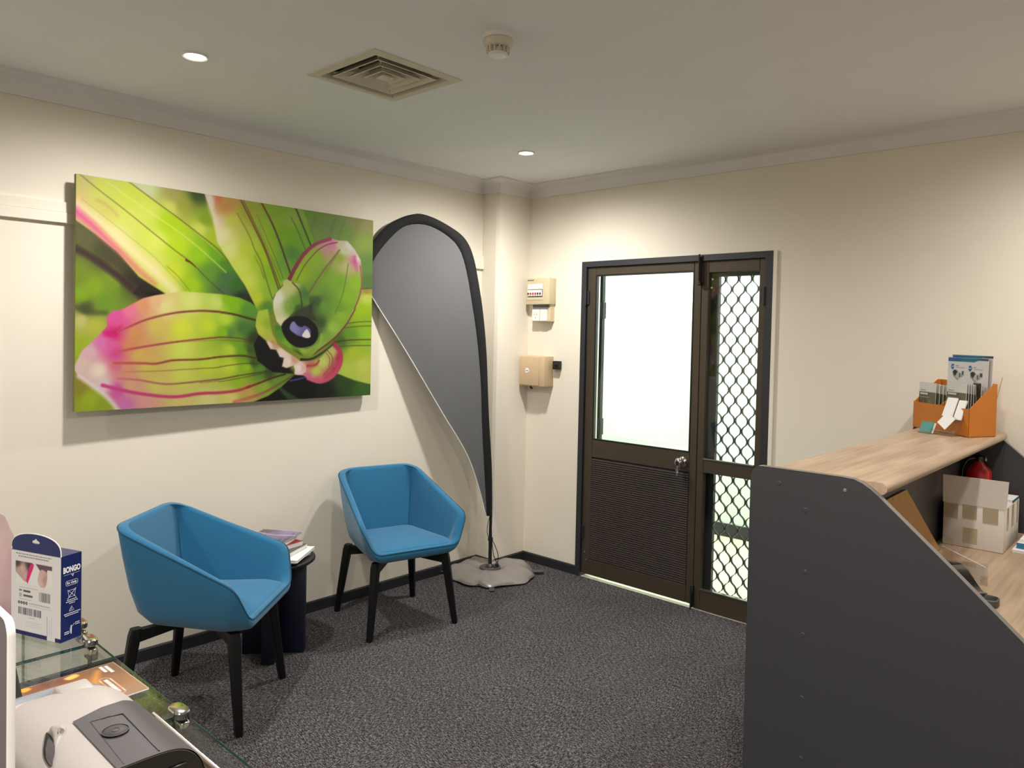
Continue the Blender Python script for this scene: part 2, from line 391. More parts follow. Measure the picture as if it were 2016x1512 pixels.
def sheet(o, xv, yv, w, h, nx, ny, paint, rect=None, gain=1.0):
    """grid mesh for a printed face. paint(P) draws in coordinates x 0..w*1000 right, y 0..h*1000 DOWN (mm)"""
    u = np.linspace(0, 1, nx); v = np.linspace(0, 1, ny); U, V = np.meshgrid(u, v)
    P = Paint(U*w*1000, V*h*1000) if rect is None else rect(U, V)
    paint(P)
    o, xv, yv = np.array(o, float), np.array(xv, float), np.array(yv, float); xv /= np.linalg.norm(xv); yv /= np.linalg.norm(yv)
    pts = o[None, :]+U.ravel()[:, None]*w*xv+(1-V.ravel()[:, None])*h*yv
    i = np.arange((nx-1)*(ny-1)); r = i//(nx-1)*nx+i % (nx-1)
    F = np.stack([r+nx, r+nx+1, r+1, r], 1)
    return pts, F, np.clip(P.C, 0, 255)/255.0*1.0
def sheet_obj(par, name, dat, m='print', gain=1.0, label=None, loc=None):
    pts, F, C = dat
    pts = pts+np.array(SH)
    inv = np.array(mw(par).inverted()) if par else np.eye(4)
    if par is None: inv[:3, 3] = -np.array(loc)
    pts = pts@inv[:3, :3].T+inv[:3, 3]
    me = bpy.data.meshes.new(name); me.from_pydata(pts.tolist(), [], F.tolist()); me.materials.append(M[m])
    L = np.where(C <= 0.04045, C/12.92, ((C+0.055)/1.055)**2.4)*gain
    at = me.color_attributes.new('Col', 'FLOAT_COLOR', 'POINT'); at.data.foreach_set('color', np.hstack([L, np.ones((len(L), 1))]).ravel().astype(np.float32))
    o = bpy.data.objects.new(name, me); COL.objects.link(o)
    if par: o.parent = par
    else: o.location = loc
    if label: o['label'] = label
    return o

# ================================================================== SETTING
XR, YF = 5.4, -6.2
struct('floor', G().box(-0.05, XR+.05, YF-.05, 0.0, -0.06, 0), 'carpet', None)
struct('floor_corridor', G().box(-1.2, 3.2, 0.0, 1.82, -0.06, 0), 'corrfl', None)
# ceiling with an opening for the air diffuser
VX0, VX1, VY0, VY1 = 0.972, 1.419, -2.325, -1.875
hx0, hx1, hy0, hy1 = VX0+.03, VX1-.03, VY0+.03, VY1-.03
g = G()
for a, b, c, d in ((-.1, hx0, YF, 0.1), (hx1, XR, YF, 0.1), (hx0, hx1, YF, hy0), (hx0, hx1, hy1, 0.1)): g.box(a, b, c, d, ZC, ZC+.03)
struct('ceiling', g, 'ceil', None)
wl = struct('wall_left', G().box(-.12, 0, YF, .12, 0, ZC), 'wall', None)
PX, PY = 0.16, -0.317
struct('pillar', G().prism([(-.001, PY), (PX-.032, PY), (PX-.008, PY+.010), (PX, PY+.034), (PX, .001), (-.001, .001)], 'z', 0, ZC), 'wall', 20, wl)
# door wall with the doorway
DX0, DX1, DZ = 0.653, 1.931, 2.080
g = G(); g.box(0, DX0, 0, .12, 0, ZC); g.box(DX1, XR, 0, .12, 0, ZC); g.box(DX0, DX1, 0, .12, DZ, ZC)
struct('wall_back', g, 'wall', None)
struct('wall_right', G().box(XR, XR+.12, YF, .12, 0, ZC), 'wall', None)
struct('wall_front', G().box(-.12, XR+.12, YF-.12, YF, 0, ZC), 'wall', None)
struct('wall_corridor', G().box(-1.2, 3.2, 1.673, 1.82, 0, ZC).box(-1.32, -1.2, .12, 1.82, 0, ZC).box(3.2, 3.32, .12, 1.82, 0, ZC), 'corr', None)
struct('ceiling_corridor', G().box(-1.3, 3.3, .1, 1.82, ZC, ZC+.03), 'corr', None)
struct('baseboard_corridor', G().box(-1.2, 3.2, 1.658, 1.673, 0, .105), 'base', None)

def sweep(prof, path):
    """prof (d, z): d = distance off the wall; path: offset function giving plan points for a distance"""
    return G().loft([path(d, z) for d, z in prof], closed=False)
plan = lambda d, z: [(d, YF, z), (d, PY-d, z), (PX+d, PY-d, z), (PX+d, -d, z), (XR, -d, z)]
cove = [(0, ZC-.086), (.012, ZC-.086), (.014, ZC-.080)]
for k in range(9):
    q = k/8*PI/2; cove.append((.014+.066*(1-math.cos(q)), ZC-.080+.066*math.sin(q)))
cove += [(.082, ZC-.012), (.090, ZC-.010), (.090, ZC)]
struct('trim_1', sweep(cove, plan), 'cornice', 40)
bprof = [(0, .062), (.008, .062), (.012, .056), (.012, 0)]
struct('baseboard_left', sweep(bprof, lambda d, z: [(d, YF, z), (d, PY-d, z), (PX+d, PY-d, z), (PX+d, 0, z)]), 'base', 30)
g = sweep(bprof, lambda d, z: [(PX, -d, z), (.637, -d, z)]); g2 = sweep(bprof, lambda d, z: [(1.972, -d, z), (XR, -d, z)]); g.add(g2.v, g2.f)
struct('baseboard_back', g, 'base', 30)
# two-step picture rail along the left wall
struct('trim_2', G().box(0, .019, YF, PY, 2.051, 2.097, .002, 1).box(0, .014, YF, PY, 2.0975, 2.143, .002, 1), 'wall', 30)
struct('trim_3', G().box(1.947, 1.971, -.013, 0, 0, 2.10, .002, 1), 'wall', 30)

# ------------------------------------------------------------------ the double door
WARP = lambda v: (.636+(v.x-.622)*.9902, v.y, v.z-.006*max(0, 1-abs(v.z-.93)/.9))
d1 = thing('door_1', 'brown aluminium door with a big upper glass pane and a slatted lower half', 'door', (1.08, 0, 0)); d1['kind'] = 'structure'
g = G(); g.prism([(.622, 0), (.622, 2.098), (1.947, 2.098), (1.947, 0), (1.903, 0), (1.903, 2.062), (.661, 2.062), (.661, 0)], 'y', -.014, .10)
part(d1, 'casing', g, 'casing', 30, label='charcoal painted casing around both leaves')
def rail_box(x0, x1, z0, z1, y0=.003, y1=.043): return G().box(x0, x1, y0, y1, z0, z1, .003, 1)
for a in ((.662, .728, .022, 2.061), (1.455, 1.502, .022, 2.061)): part(d1, 'stile', rail_box(*a), 'bronze', 30)
for a in ((.728, 1.455, 2.006, 2.061), (.728, 1.455, .812, .930), (.728, 1.455, .022, .128)): part(d1, 'rail', rail_box(*a), 'bronze', 30)
part(d1, 'glass_pane', G().box(.722, 1.461, .020, .026, .925, 2.011), 'glass', None)
g = G()
for x0, x1, z0, z1 in ((.728, .738, .930, 2.006), (1.447, 1.455, .930, 2.006), (.738, 1.447, 1.998, 2.006), (.738, 1.447, .930, .938)): g.box(x0, x1, .002, .012, z0, z1)
part(d1, 'glazing_bead', g, 'black', None)
part(d1, 'added_white_sheet', G().box(.800, 1.418, .0275, .0290, .962, 1.972), 'film', None, label='added blank white sheet behind the glass')  # white sheet added to stand for a blanked-out rectangle on the pane
part(d1, 'backing_panel', G().box(.722, 1.461, .016, .030, .12, .82), 'black', None)
n = 48; z0, z1 = .134, .806; p = (z1-z0)/n
sl = None
for k in range(n):
    if sl is None:
        g = G().prism([(.001, 0), (.0145, p*.34), (.0145, p*.78), (.001, p*.52)], 'x', .730, 1.453)
        g.xf(Matrix.Translation((0, 0, z0))); sl = part(d1, 'slat', g, 'louvre', None)
    else:
        c = sl.copy(); COL.objects.link(c); c.parent = d1; c.location.z = sl.location.z+k*p*.9935
g = G().lathe([(.0, -.001), (.033, -.001), (.034, -.006), (.030, -.012), (.018, -.018), (.016, -.030), (.024, -.036), (.0285, -.048), (.027, -.060), (.018, -.068), (.013, -.069)], (1.413, .003, .870), 28, 'y', False, False)
kn = part(d1, 'knob', g, 'chrome', 50, label='round chrome knob')
sub(kn, 'keyhole', G().lathe([(.0, -.0705), (.006, -.0705), (.013, -.0695), (.013, -.066)], (1.413, .003, .870), 20, 'y', False, False), 'black', 50)
sub(kn, 'key', G().tube([(1.413, -.062, .858), (1.414, -.066, .840), (1.414, -.066, .835)], .0022, 6).lathe([(.002, -.0015), (.010, -.0015), (.010, .0015), (.002, .0015)], (1.414, -.066, .826), 14, 'y').box(1.409, 1.420, -.068, -.065, .790, .818, .001, 1), 'steel', 40)
for x, z in ((.660, 1.86), (.660, .30)): part(d1, 'hinge', G().tube([(x, -.016, z-.05), (x, -.016, z+.05)], .0075, 10).box(x-.002, x+.022, -.006, .001, z-.045, z+.045), 'casing', 40)
for x, z in ((1.492, .055), (.690, .17), (.700, .12), (1.448, .785)): part(d1, 'screw', G().lathe([(.0, -.001), (.004, -.001), (.005, .003)], (x, .002, z), 10, 'y', False, False), 'steel', 40)
# the outer jamb seen through the pane, with its own hinges
oj = struct('door_3', G().box(.703, .725, .105, .135, 0, 2.07), 'black', None)
for z in (1.78, 1.0): struct('hinge', G().box(.725, .735, .098, .135, z-.055, z+.055, .002, 1).tube([(.720, .098, z-.055), (.720, .098, z+.055)], .008, 8), 'black', 40, oj)
# narrow leaf
d2 = thing('door_2', 'narrow fixed brown leaf with dark diamond security grille behind its glass', 'door', (1.70, 0, 0)); d2['kind'] = 'structure'
for a in ((1.505, 1.549, .004, 2.061), (1.863, 1.902, .004, 2.061)): part(d2, 'stile', rail_box(*a), 'bronze', 30)
for a in ((1.549, 1.863, 1.992, 2.060), (1.549, 1.863, .822, .902), (1.549, 1.863, .004, .124)): part(d2, 'rail', rail_box(*a), 'bronze', 30)
part(d2, 'glazing_bead', G().box(1.549, 1.863, -.002, .012, .902, .909).box(1.549, 1.863, -.002, .012, .124, .131), 'steel', None)
part(d2, 'glass_pane', G().box(1.545, 1.867, .022, .027, .895, 1.998), 'glass', None)
part(d2, 'glass_pane', G().box(1.545, 1.867, .022, .027, .118, .828), 'glass', None)
g = G(); g.box(1.495, 1.588, .060, .088, .02, 2.06); g.box(1.848, 1.925, .060, .088, .02, 2.06); g.box(1.588, 1.848, .060, .088, 1.972, 2.06); g.box(1.588, 1.848, .060, .088, .02, .085)
scr = part(d2, 'screen_frame', g, 'black', None, label='black frame of the security screen')
def strand(x, sgn):
    pts = []; per = .1165; amp = .0178; zz = .07
    while zz < 1.985:
        ph = ((zz-1.955)/per+.25) % 1.0   # knuckle (full) at 1.955
        s = math.sin(2*PI*ph); s = math.copysign(abs(s)**0.72, s)
        pts.append((x+sgn*amp*s, zz)); zz += per/12
    g = G(); vs = []; fs = []
    for (px, pz) in pts:
        for dx, y in ((-.0024, .064), (.0024, .064), (.0024, .080), (-.0024, .080)): vs.append((px+dx, y, pz))
    for i in range(len(pts)-1):
        for k in range(4): fs.append((i*4+k, i*4+(k+1) % 4, i*4+4+(k+1) % 4, i*4+4+k))
    return g.add(vs, fs)
for k in range(7):
    sub(scr, 'grille_strand', strand(1.6045+.041*k, 1 if k % 2 == 0 else -1), 'black', 30)
part(d2, 'bolt', G().box(1.494, 1.512, -.026, -.010, 1.925, 2.085, .003, 1).tube([(1.503, -.03, 1.945), (1.503, -.03, 2.10)], .005, 8).box(1.492, 1.516, -.034, -.003, 1.918, 1.936, .003, 1), 'black', 40)
part(d2, 'bolt', G().box(1.496, 1.512, -.020, .0, .01, .145, .003, 1).tube([(1.504, -.024, .0), (1.504, -.024, .13)], .005, 8), 'black', 40)
part(d2, 'hinge', G().tube([(1.900, -.016, 1.80), (1.900, -.016, 1.90)], .0075, 10).box(1.878, 1.902, -.006, .001, 1.805, 1.895), 'casing', 40)
for x, z in ((1.566, 1.955), (1.560, 1.905), (1.520, .055)): part(d2, 'screw', G().lathe([(.0, -.001), (.005, -.001), (.006, .003)], (x, .020 if z > 1 else .002, z), 10, 'y', False, False), 'steel', 40)

WARP = None
# ================================================================== CEILING FITTINGS
for i, (x, y) in enumerate(DOWNLIGHTS):
    lb = ['round recessed downlight, lit, over the left end of the flower picture', 'round recessed downlight, lit, near the corner with the pillar'][i]
    t = thing('downlight', lb, 'light', (x, y, ZC), 0, 'lit ceiling downlights')
    part(t, 'trim_ring', G().lathe([(.050, .0), (.050, -.004), (.046, -.008), (.040, -.006), (.037, .0)], (x, y, ZC), 36, 'z', False, False), 'wplastic', 60)
    part(t, 'lens', G().lathe([(.0, -.0035), (.037, -.0035), (.039, -.002)], (x, y, ZC), 36, 'z', False, False), 'lamp', 60)
vx, vy = (VX0+VX1)/2, (VY0+VY1)/2; hs = (VX1-VX0)/2
t = thing('air_diffuser', 'square four-way ceiling air vent with stained cream louvres', 'vent', (vx, vy, ZC))
def ring(prof, g=None):
    g = g or G(); return g.loft([[(vx-h, vy-h, z), (vx+h, vy-h, z), (vx+h, vy+h, z), (vx-h, vy+h, z)] for h, z in prof])
part(t, 'flange', ring([(hs, ZC), (hs, ZC-.004), (hs-.034, ZC-.008), (hs-.038, ZC-.004), (hs-.042, ZC+.03), (hs-.030, ZC+.03), (hs-.030, ZC), (hs, ZC)]), 'vent', 30)
part(t, 'plenum', ring([(hs-.030, ZC+.0), (hs-.030, ZC+.09)]).box(vx-hs+.03, vx+hs-.03, vy-hs+.03, vy+hs-.03, ZC+.09, ZC+.10), 'dark', None)
for b, tp in ((.152, .100), (.106, .056), (.062, .022)):
    part(t, 'louvre_ring', ring([(b, ZC-.004), (b-.004, ZC-.006), (tp, ZC+.042), (tp+.003, ZC+.044), (b, ZC-.002)]), 'vent', 30)
part(t, 'core', ring([(.026, ZC-.004), (.024, ZC-.007), (.001, ZC-.010)]).loft([[(vx-h, vy-h, z), (vx+h, vy-h, z), (vx+h, vy+h, z), (vx-h, vy+h, z)] for h, z in ((.026, ZC-.004), (.004, ZC+.03))]), 'vent', 30)
for q in range(4):
    a = PI/4+q*PI/2; dx, dy = math.cos(a), math.sin(a)
    part(t, 'corner_rib', G().tube([(vx+dx*.03, vy+dy*.03, ZC+.02), (vx+dx*.21, vy+dy*.21, ZC+.012)], .004, 6), 'vent', None)
sx, sy = 1.853, -2.116
t = thing('smoke_detector', 'round cream smoke detector on the ceiling', 'smoke detector', (sx, sy, ZC))
part(t, 'base', G().lathe([(.054, 0), (.054, -.014), (.051, -.016)], (sx, sy, ZC), 40, 'z', False, True), 'wplastic', 40)
part(t, 'body', G().lathe([(.050, -.0165), (.053, -.018), (.053, -.030), (.046, -.040), (.036, -.043), (.034, -.043)], (sx, sy, ZC), 40, 'z', True, True), 'cplastic', 40)
for k in range(14):
    a = 2*PI*k/14; part(t, 'fin', G().box(-.0022, .0022, .026, .041, -.062, -.040).xf(Matrix.Translation((sx, sy, ZC)) @ Matrix.Rotation(a, 4, 'Z')), 'cplastic', None)
part(t, 'chamber', G().lathe([(.020, -.042), (.026, -.045), (.028, -.060), (.0335, -.062), (.034, -.066), (.029, -.071), (.0, -.072)], (sx, sy, ZC), 36, 'z', False, False), 'wplastic', 40)

# ================================================================== WALL FITTINGS BY THE CORNER
WARP = lambda v: (v.x+.006, v.y, v.z-.004-.009*(2.0-v.z))
t = thing('switchboard', 'small beige breaker box with clear window, topmost on the wall by the door', 'breaker box', (.29, 0, 1.82))
def frustum(x0, x1, z0, z1, y0, y1, ins): return [[(x0, y0, z0), (x1, y0, z0), (x1, y0, z1), (x0, y0, z1)], [(x0+ins, y1, z0+ins), (x1-ins, y1, z0+ins), (x1-ins, y1, z1-ins), (x0+ins, y1, z1-ins)]]
bx = G().box(.190, .402, -.075, 0, 1.822, 2.002, .005, 2)
part(t, 'housing', bx, 'beige', 35)
part(t, 'window_frame', G().prism([(.203, 1.852), (.352, 1.852), (.352, 1.974), (.203, 1.974)], 'y', -.0775, -.0745, .001), 'beige', 30)
part(t, 'label_strip', G().box(.212, .345, -.0800, -.0776, 1.926, 1.962), 'wplastic', None)
part(t, 'recess', G().box(.212, .345, -.0790, -.0776, 1.872, 1.924), 'inkg', None)
for k in range(6):
    x = .215+k*.0215
    b = part(t, 'breaker', G().box(x, x+.0195, -.086, -.079, 1.878, 1.920, .0015, 1), 'wplastic', 30)
    sub(b, 'toggle', G().box(x+.005, x+.0145, -.094, -.086, 1.890, 1.902, .001, 1), 'red' if 1 <= k <= 3 else 'inkd', 30)
part(t, 'nameplate', G().box(.205, .262, -.0758, -.0748, 1.984, 1.991), 'inkg', None)
t = thing('power_outlet', 'beige box with a white socket plate, under the breaker box', 'socket', (.31, 0, 1.70))
part(t, 'back_box', G().box(.235, .392, -.050, 0, 1.706, 1.824, .003, 1), 'beige', 30)
for x0, x1, nm in ((.236, .303, 'socket_plate'), (.310, .372, 'blank_plate')):
    o = part(t, nm, G().box(x0, x1, -.060, -.0495, 1.708, 1.788, .003, 1), 'wplastic', 30)
    if nm == 'socket_plate':
        for a, b, r in ((-.010, .012, 25), (.010, .012, -25), (0, -.010, 0)):
            sub(o, 'pin_slot', G().box(-.0015, .0015, -.0608, -.059, -.005, .005).xf(Matrix.Translation((.270+a, 0, 1.742+b)) @ Matrix.Rotation(math.radians(r), 4, 'Y')), 'inkd', None)
        sub(o, 'switch_rocker', G().box(.252, .262, -.0625, -.060, 1.772, 1.784, .001, 1), 'wplastic', 30)
part(t, 'grey_cover', G().box(.240, .376, -.054, -.0495, 1.790, 1.823), 'inkg', None)
t = thing('junction_box', 'larger tan plastic box with a round badge, low beside the corner', 'junction box', (.28, 0, 1.26))
part(t, 'housing', G().box(.172, .396, -.100, 0, 1.262, 1.470, .006, 2), 'tan', 35)
part(t, 'lid', G().box(.176, .352, -.108, -.0995, 1.268, 1.464, .004, 2), 'tan', 35)
part(t, 'badge', G().lathe([(.0, -.002), (.017, -.002), (.018, 0)], (.246, -.108, 1.368), 24, 'y', False, False), 'wplastic', 40)
part(t, 'badge_mark', G().box(.235, .257, -.1106, -.1099, 1.366, 1.370), 'inkg', None)
part(t, 'cable_gland', G().tube([(.232, -.05, 1.262), (.232, -.05, 1.248), (.245, -.05, 1.243)], .008, 10), 'dgrey', 40)
part(t, 'side_plug', G().tube([(.172, -.05, 1.43), (.162, -.05, 1.43)], .006, 8), 'tan', 40)
t = thing('door_sensor', 'small black sensor just right of the tan box', 'sensor', (.44, 0, 1.39))
part(t, 'body', G().box(.414, .468, -.040, 0, 1.382, 1.440, .006, 2), 'black', 40)
part(t, 'lens', G().lathe([(.0, -.046), (.010, -.045), (.014, -.040)], (.441, 0, 1.414), 18, 'y', False, False), 'gloss', 50)

WARP = None
# ================================================================== FLOWER PICTURE
PY0, PY1, PZ0, PZ1 = -2.897, -1.290, 1.227, 2.262
t = thing('flower_picture', 'large canvas print of a green and pink bromeliad on the left wall', 'picture', (.07, (PY0+PY1)/2, PZ0))
XA, XB = .084, .054      # the left end stands a little further off the wall
def pxat(y): return XA+(XB-XA)*(y-PY0)/(PY1-PY0)
g = G(); th = .024
g.loft([[(pxat(y)-th, y, PZ0), (pxat(y)-.0008, y, PZ0), (pxat(y)-.0008, y, PZ1), (pxat(y)-th, y, PZ1)] for y in (PY0, PY1)], True, True, True)
part(t, 'canvas_frame', g, mat('canvas_side_green', (112, 116, 52), 0.7, var=0.18, scale=4), None)
for z in (PZ0+.12, PZ1-.22):
    part(t, 'hanging_batten', G().box(.0195, .032, PY0+.06, PY1-.25, z, z+.05), 'kraft', None)
def quadmap(U, V):
    src = np.array([(0, 0), (1, 0), (1, 1), (0, 1)], float); dst = np.array([(145.5, 344.5), (737, 432), (730, 781), (143, 808)], float)
    A = []; b = []
    for (x, y), (X, Y) in zip(src, dst):
        A.append([x, y, 1, 0, 0, 0, -X*x, -X*y]); b.append(X); A.append([0, 0, 0, x, y, 1, -Y*x, -Y*y]); b.append(Y)
    h = np.append(np.linalg.solve(np.array(A), np.array(b)), 1).reshape(3, 3)
    d = h[2, 0]*U+h[2, 1]*V+h[2, 2]
    return Paint((h[0, 0]*U+h[0, 1]*V+h[0, 2])/d, (h[1, 0]*U+h[1, 1]*V+h[1, 2])/d, (120, 140, 50))
T = {1: (130, 330, .17195), 2: (430, 380, .15873), 3: (130, 570, .17195), 4: (430, 560, .17195)}
def q(n, *pts): a, b, k = T[n]; return [(a+x*k, b+y*k) for x, y in pts]
def cq(n, *it): return [(q(n, (x, y))[0], c) for x, y, c in it]
def paint_flower(P):
    allp = [(100, 300), (780, 300), (780, 850), (100, 850)]
    P.fill(allp, cq(1, (100, 1250, (120, 140, 35)), (300, 1380, (135, 165, 25)), (500, 1300, (120, 150, 35)), (150, 850, (92, 98, 48)), (400, 1050, (85, 90, 45)), (700, 1300, (70, 76, 38)))
           + cq(3, (150, 60, (130, 170, 25)), (400, 130, (110, 150, 40)), (200, 215, (75, 85, 45)), (150, 350, (200, 195, 110)), (300, 420, (185, 190, 70)), (120, 620, (165, 185, 40)), (120, 1100, (150, 140, 50)), (250, 1250, (165, 185, 40)), (400, 1320, (150, 170, 40))), 1, False)
    P.stroke(q(1, (60, 930), (300, 1050), (600, 1270), (860, 1500)), 9, 14, (60, 42, 38), soft=6)
    P.stroke(q(1, (100, 690), (400, 900), (700, 1150), (900, 1350)), 10, 12, (58, 58, 38), soft=7, alpha=.8)
    P.fill(q(1, (840, 1300), (1130, 1445), (860, 1490), (740, 1440)), (22, 18, 12), 2, False)
    P.stroke(q(3, (60, 190), (250, 255), (430, 265)), 7, 7, (70, 80, 45), soft=5, alpha=.8)
    # leaf behind, upper centre
    P.fill(q(1, (640, 150), (1560, 290), (1660, 560), (1720, 850), (1860, 1110), (1400, 720), (1100, 500)), cq(1, (900, 200, (205, 215, 160)), (1200, 300, (170, 165, 90)), (1480, 300, (66, 88, 45)), (1300, 420, (160, 165, 60)), (1560, 600, (135, 165, 35)), (1500, 700, (205, 215, 90)), (1650, 800, (170, 195, 40)), (1150, 470, (205, 212, 95)), (1800, 1000, (140, 180, 40))), 1.5, False)
    # big diagonal leaf
    P.fill(q(1, (60, 50), (690, 160), (1100, 480), (1400, 700), (1860, 1110))+q(2, (130, 900), (300, 1150), (430, 1400))+q(1, (1790, 1460), (1400, 1440), (1300, 1450), (1110, 1450), (800, 1250), (560, 970), (300, 760), (60, 590)),
           cq(1, (150, 150, (200, 190, 110)), (100, 400, (215, 190, 120)), (400, 250, (200, 210, 85)), (700, 350, (200, 215, 70)), (900, 500, (205, 220, 85)), (1150, 640, (175, 210, 20)), (1250, 900, (185, 215, 30)), (1500, 1000, (150, 200, 20)), (1700, 1000, (110, 170, 30)), (1600, 1200, (100, 150, 45)), (1800, 1250, (70, 115, 60)), (1780, 1400, (75, 110, 65)), (1000, 850, (215, 225, 95)), (700, 600, (210, 215, 95)), (1200, 1200, (200, 215, 50)), (1400, 1350, (160, 200, 20)), (1000, 1100, (210, 218, 95)), (350, 500, (205, 200, 100)), (600, 760, (215, 218, 120)))
           + cq(2, (60, 900, (80, 140, 30)), (200, 1150, (60, 110, 40)), (250, 1300, (40, 48, 40)), (380, 1380, (30, 34, 30))), 1.3, False)
    P.stroke(q(1, (90, 430), (400, 660), (700, 930), (1000, 1200), (1200, 1410)), 16, 26, (240, 222, 178), (240, 226, 170), soft=10, alpha=.85)
    P.stroke(q(1, (70, 500), (250, 650), (450, 840), (620, 1000), (800, 1180), (980, 1330)), 16, 5, (224, 92, 152), (220, 120, 110), soft=7)
    P.fill(q(1, (60, 640), (300, 790), (560, 1000), (790, 1260), (1080, 1440), (850, 1420), (500, 1120), (60, 800)), cq(1, (150, 740, (95, 92, 52)), (500, 1020, (70, 68, 42)), (850, 1350, (40, 38, 25))), 4, False, .9)
    P.stroke(q(1, (60, 900), (300, 1050), (600, 1270), (860, 1480)), 7, 12, (58, 40, 38), soft=6, alpha=.8)
    P.stroke(q(1, (450, 180), (800, 430), (1200, 700), (1500, 930), (1800, 1200)), 2, 2, (218, 226, 120), soft=1.5, alpha=.8)
    P.stroke(q(1, (130, 90), (350, 270), (600, 460), (900, 700), (1200, 940), (1400, 1090), (1600, 1290), (1780, 1450)), 1.8, 1.6, (130, 108, 50), (70, 70, 40), soft=.9)
    P.stroke(q(1, (680, 165), (1000, 400), (1250, 580), (1500, 770), (1700, 930), (1860, 1110)), 2, 1.8, (125, 105, 45), (80, 80, 35), soft=.9)
    P.stroke(q(1, (150, 370), (400, 560), (700, 800), (1000, 1050), (1350, 1420)), 1, 1.2, (160, 150, 75), soft=1, alpha=.7)
    P.stroke(q(1, (1120, 1130), (1250, 1250), (1390, 1420)), .8, .8, (110, 95, 45), soft=.7)
    P.stroke(q(1, (330, 380), (450, 450), (560, 560)), 5, 5, (190, 150, 100), soft=4, alpha=.5)
    P.stroke(q(1, (1340, 1060), (1400, 1095), (1450, 1140)), 4, 2, (110, 28, 24), soft=1)
    # right background leaf
    P.fill(q(2, (1000, 180), (1980, 320), (1960, 1190), (1780, 1210), (1500, 700), (1200, 600)), cq(2, (1100, 300, (115, 155, 50)), (1400, 400, (115, 150, 70)), (1600, 500, (120, 160, 60)), (1850, 400, (168, 166, 98)), (1800, 600, (155, 182, 72)), (1880, 900, (110, 150, 65)), (1900, 1100, (95, 130, 60)), (1400, 260, (122, 150, 60)), (1700, 330, (150, 152, 85))), 1, False)
    for a, c in (((1190, 300, 1130, 470), (120, 122, 72)), ((1430, 330, 1370, 540), (104, 120, 72)), ((1560, 350, 1480, 560), (110, 128, 70)), ((1720, 400, 1640, 560), (150, 140, 92))):
        P.stroke(q(2, a[:2], a[2:]), 4, 3, c, soft=3, alpha=.7)
    # right yellow-green leaf
    P.fill(q(4, (1600, 60), (1820, 45), (1820, 1190), (1350, 1040), (1230, 700), (1400, 500)), cq(4, (1700, 75, (170, 150, 70)), (1700, 150, (205, 225, 90)), (1650, 300, (165, 205, 25)), (1500, 600, (110, 160, 40)), (1700, 580, (150, 200, 40)), (1400, 650, (75, 110, 40)), (1550, 800, (180, 200, 50)), (1650, 950, (205, 215, 90)), (1500, 1000, (190, 210, 80)), (1700, 1100, (200, 210, 90)), (1700, 400, (150, 195, 30))), 1.2, False)
    P.stroke(q(4, (1640, 52), (1800, 42)), 2, 2, (110, 82, 55), soft=1)
    for a in (((1440, 458), (1600, 437), (1800, 430)), ((1440, 506), (1600, 487), (1800, 480)), ((1380, 722), (1550, 711), (1800, 710))): P.stroke(q(4, *a), 1.4, 1.4, (88, 72, 32), soft=.8)
    P.stroke(q(4, (1310, 672), (1500, 646), (1800, 640)), 2.4, 2, (70, 50, 25), (120, 75, 35), soft=.9)
    P.fill(q(4, (240, 1360), (560, 1240), (850, 1040), (1350, 1030), (1560, 1120), (1820, 1175), (1820, 1320), (760, 1360)), cq(4, (600, 1280, (20, 15, 10)), (900, 1150, (15, 12, 10)), (1200, 1250, (25, 30, 15)), (1450, 1150, (50, 75, 30)), (1650, 1220, (65, 105, 35)), (1000, 1250, (14, 12, 9))), 1.5, False)
    P.stroke(q(4, (690, 1200), (760, 1270), (860, 1340)), 6, 14, (45, 72, 32), soft=2)
    P.stroke(q(4, (800, 1112), (900, 1092), (990, 1070)), 2.5, 2, (92, 84, 160), soft=1.2)
    # upright centre leaf
    P.fill(q(1, (1545, 280), (1860, 325))+q(2, (1030, 180), (1180, 610), (870, 1010), (700, 1220), (645, 1300), (640, 1512), (480, 1512), (420, 1390), (300, 1150), (130, 900), (0, 690))+q(1, (1700, 850), (1640, 550)),
           cq(1, (1610, 380, (226, 206, 196)), (1720, 360, (215, 130, 90)), (1700, 640, (226, 202, 172)), (1790, 380, (205, 160, 85)))+cq(2, (60, 150, (200, 150, 80)), (20, 500, (230, 225, 165)), (100, 700, (220, 225, 130)), (250, 900, (205, 220, 85)), (150, 350, (200, 205, 80)), (350, 1100, (205, 220, 80)), (450, 1300, (195, 210, 50)), (330, 250, (165, 175, 60)), (600, 350, (150, 185, 50)), (500, 800, (165, 200, 25)), (700, 300, (140, 180, 50)), (800, 500, (125, 175, 20)), (900, 750, (85, 140, 45)), (1000, 600, (115, 170, 30)), (800, 900, (110, 160, 50)), (620, 1000, (140, 190, 20)), (600, 1250, (150, 190, 50)), (580, 1420, (90, 140, 40)), (340, 700, (190, 210, 60)), (900, 300, (150, 185, 70))), 1.3, False)
    P.stroke(q(1, (1600, 290), (1625, 450), (1690, 640), (1735, 860)), 9, 8, (238, 226, 208), (226, 224, 160), soft=5, alpha=.9)
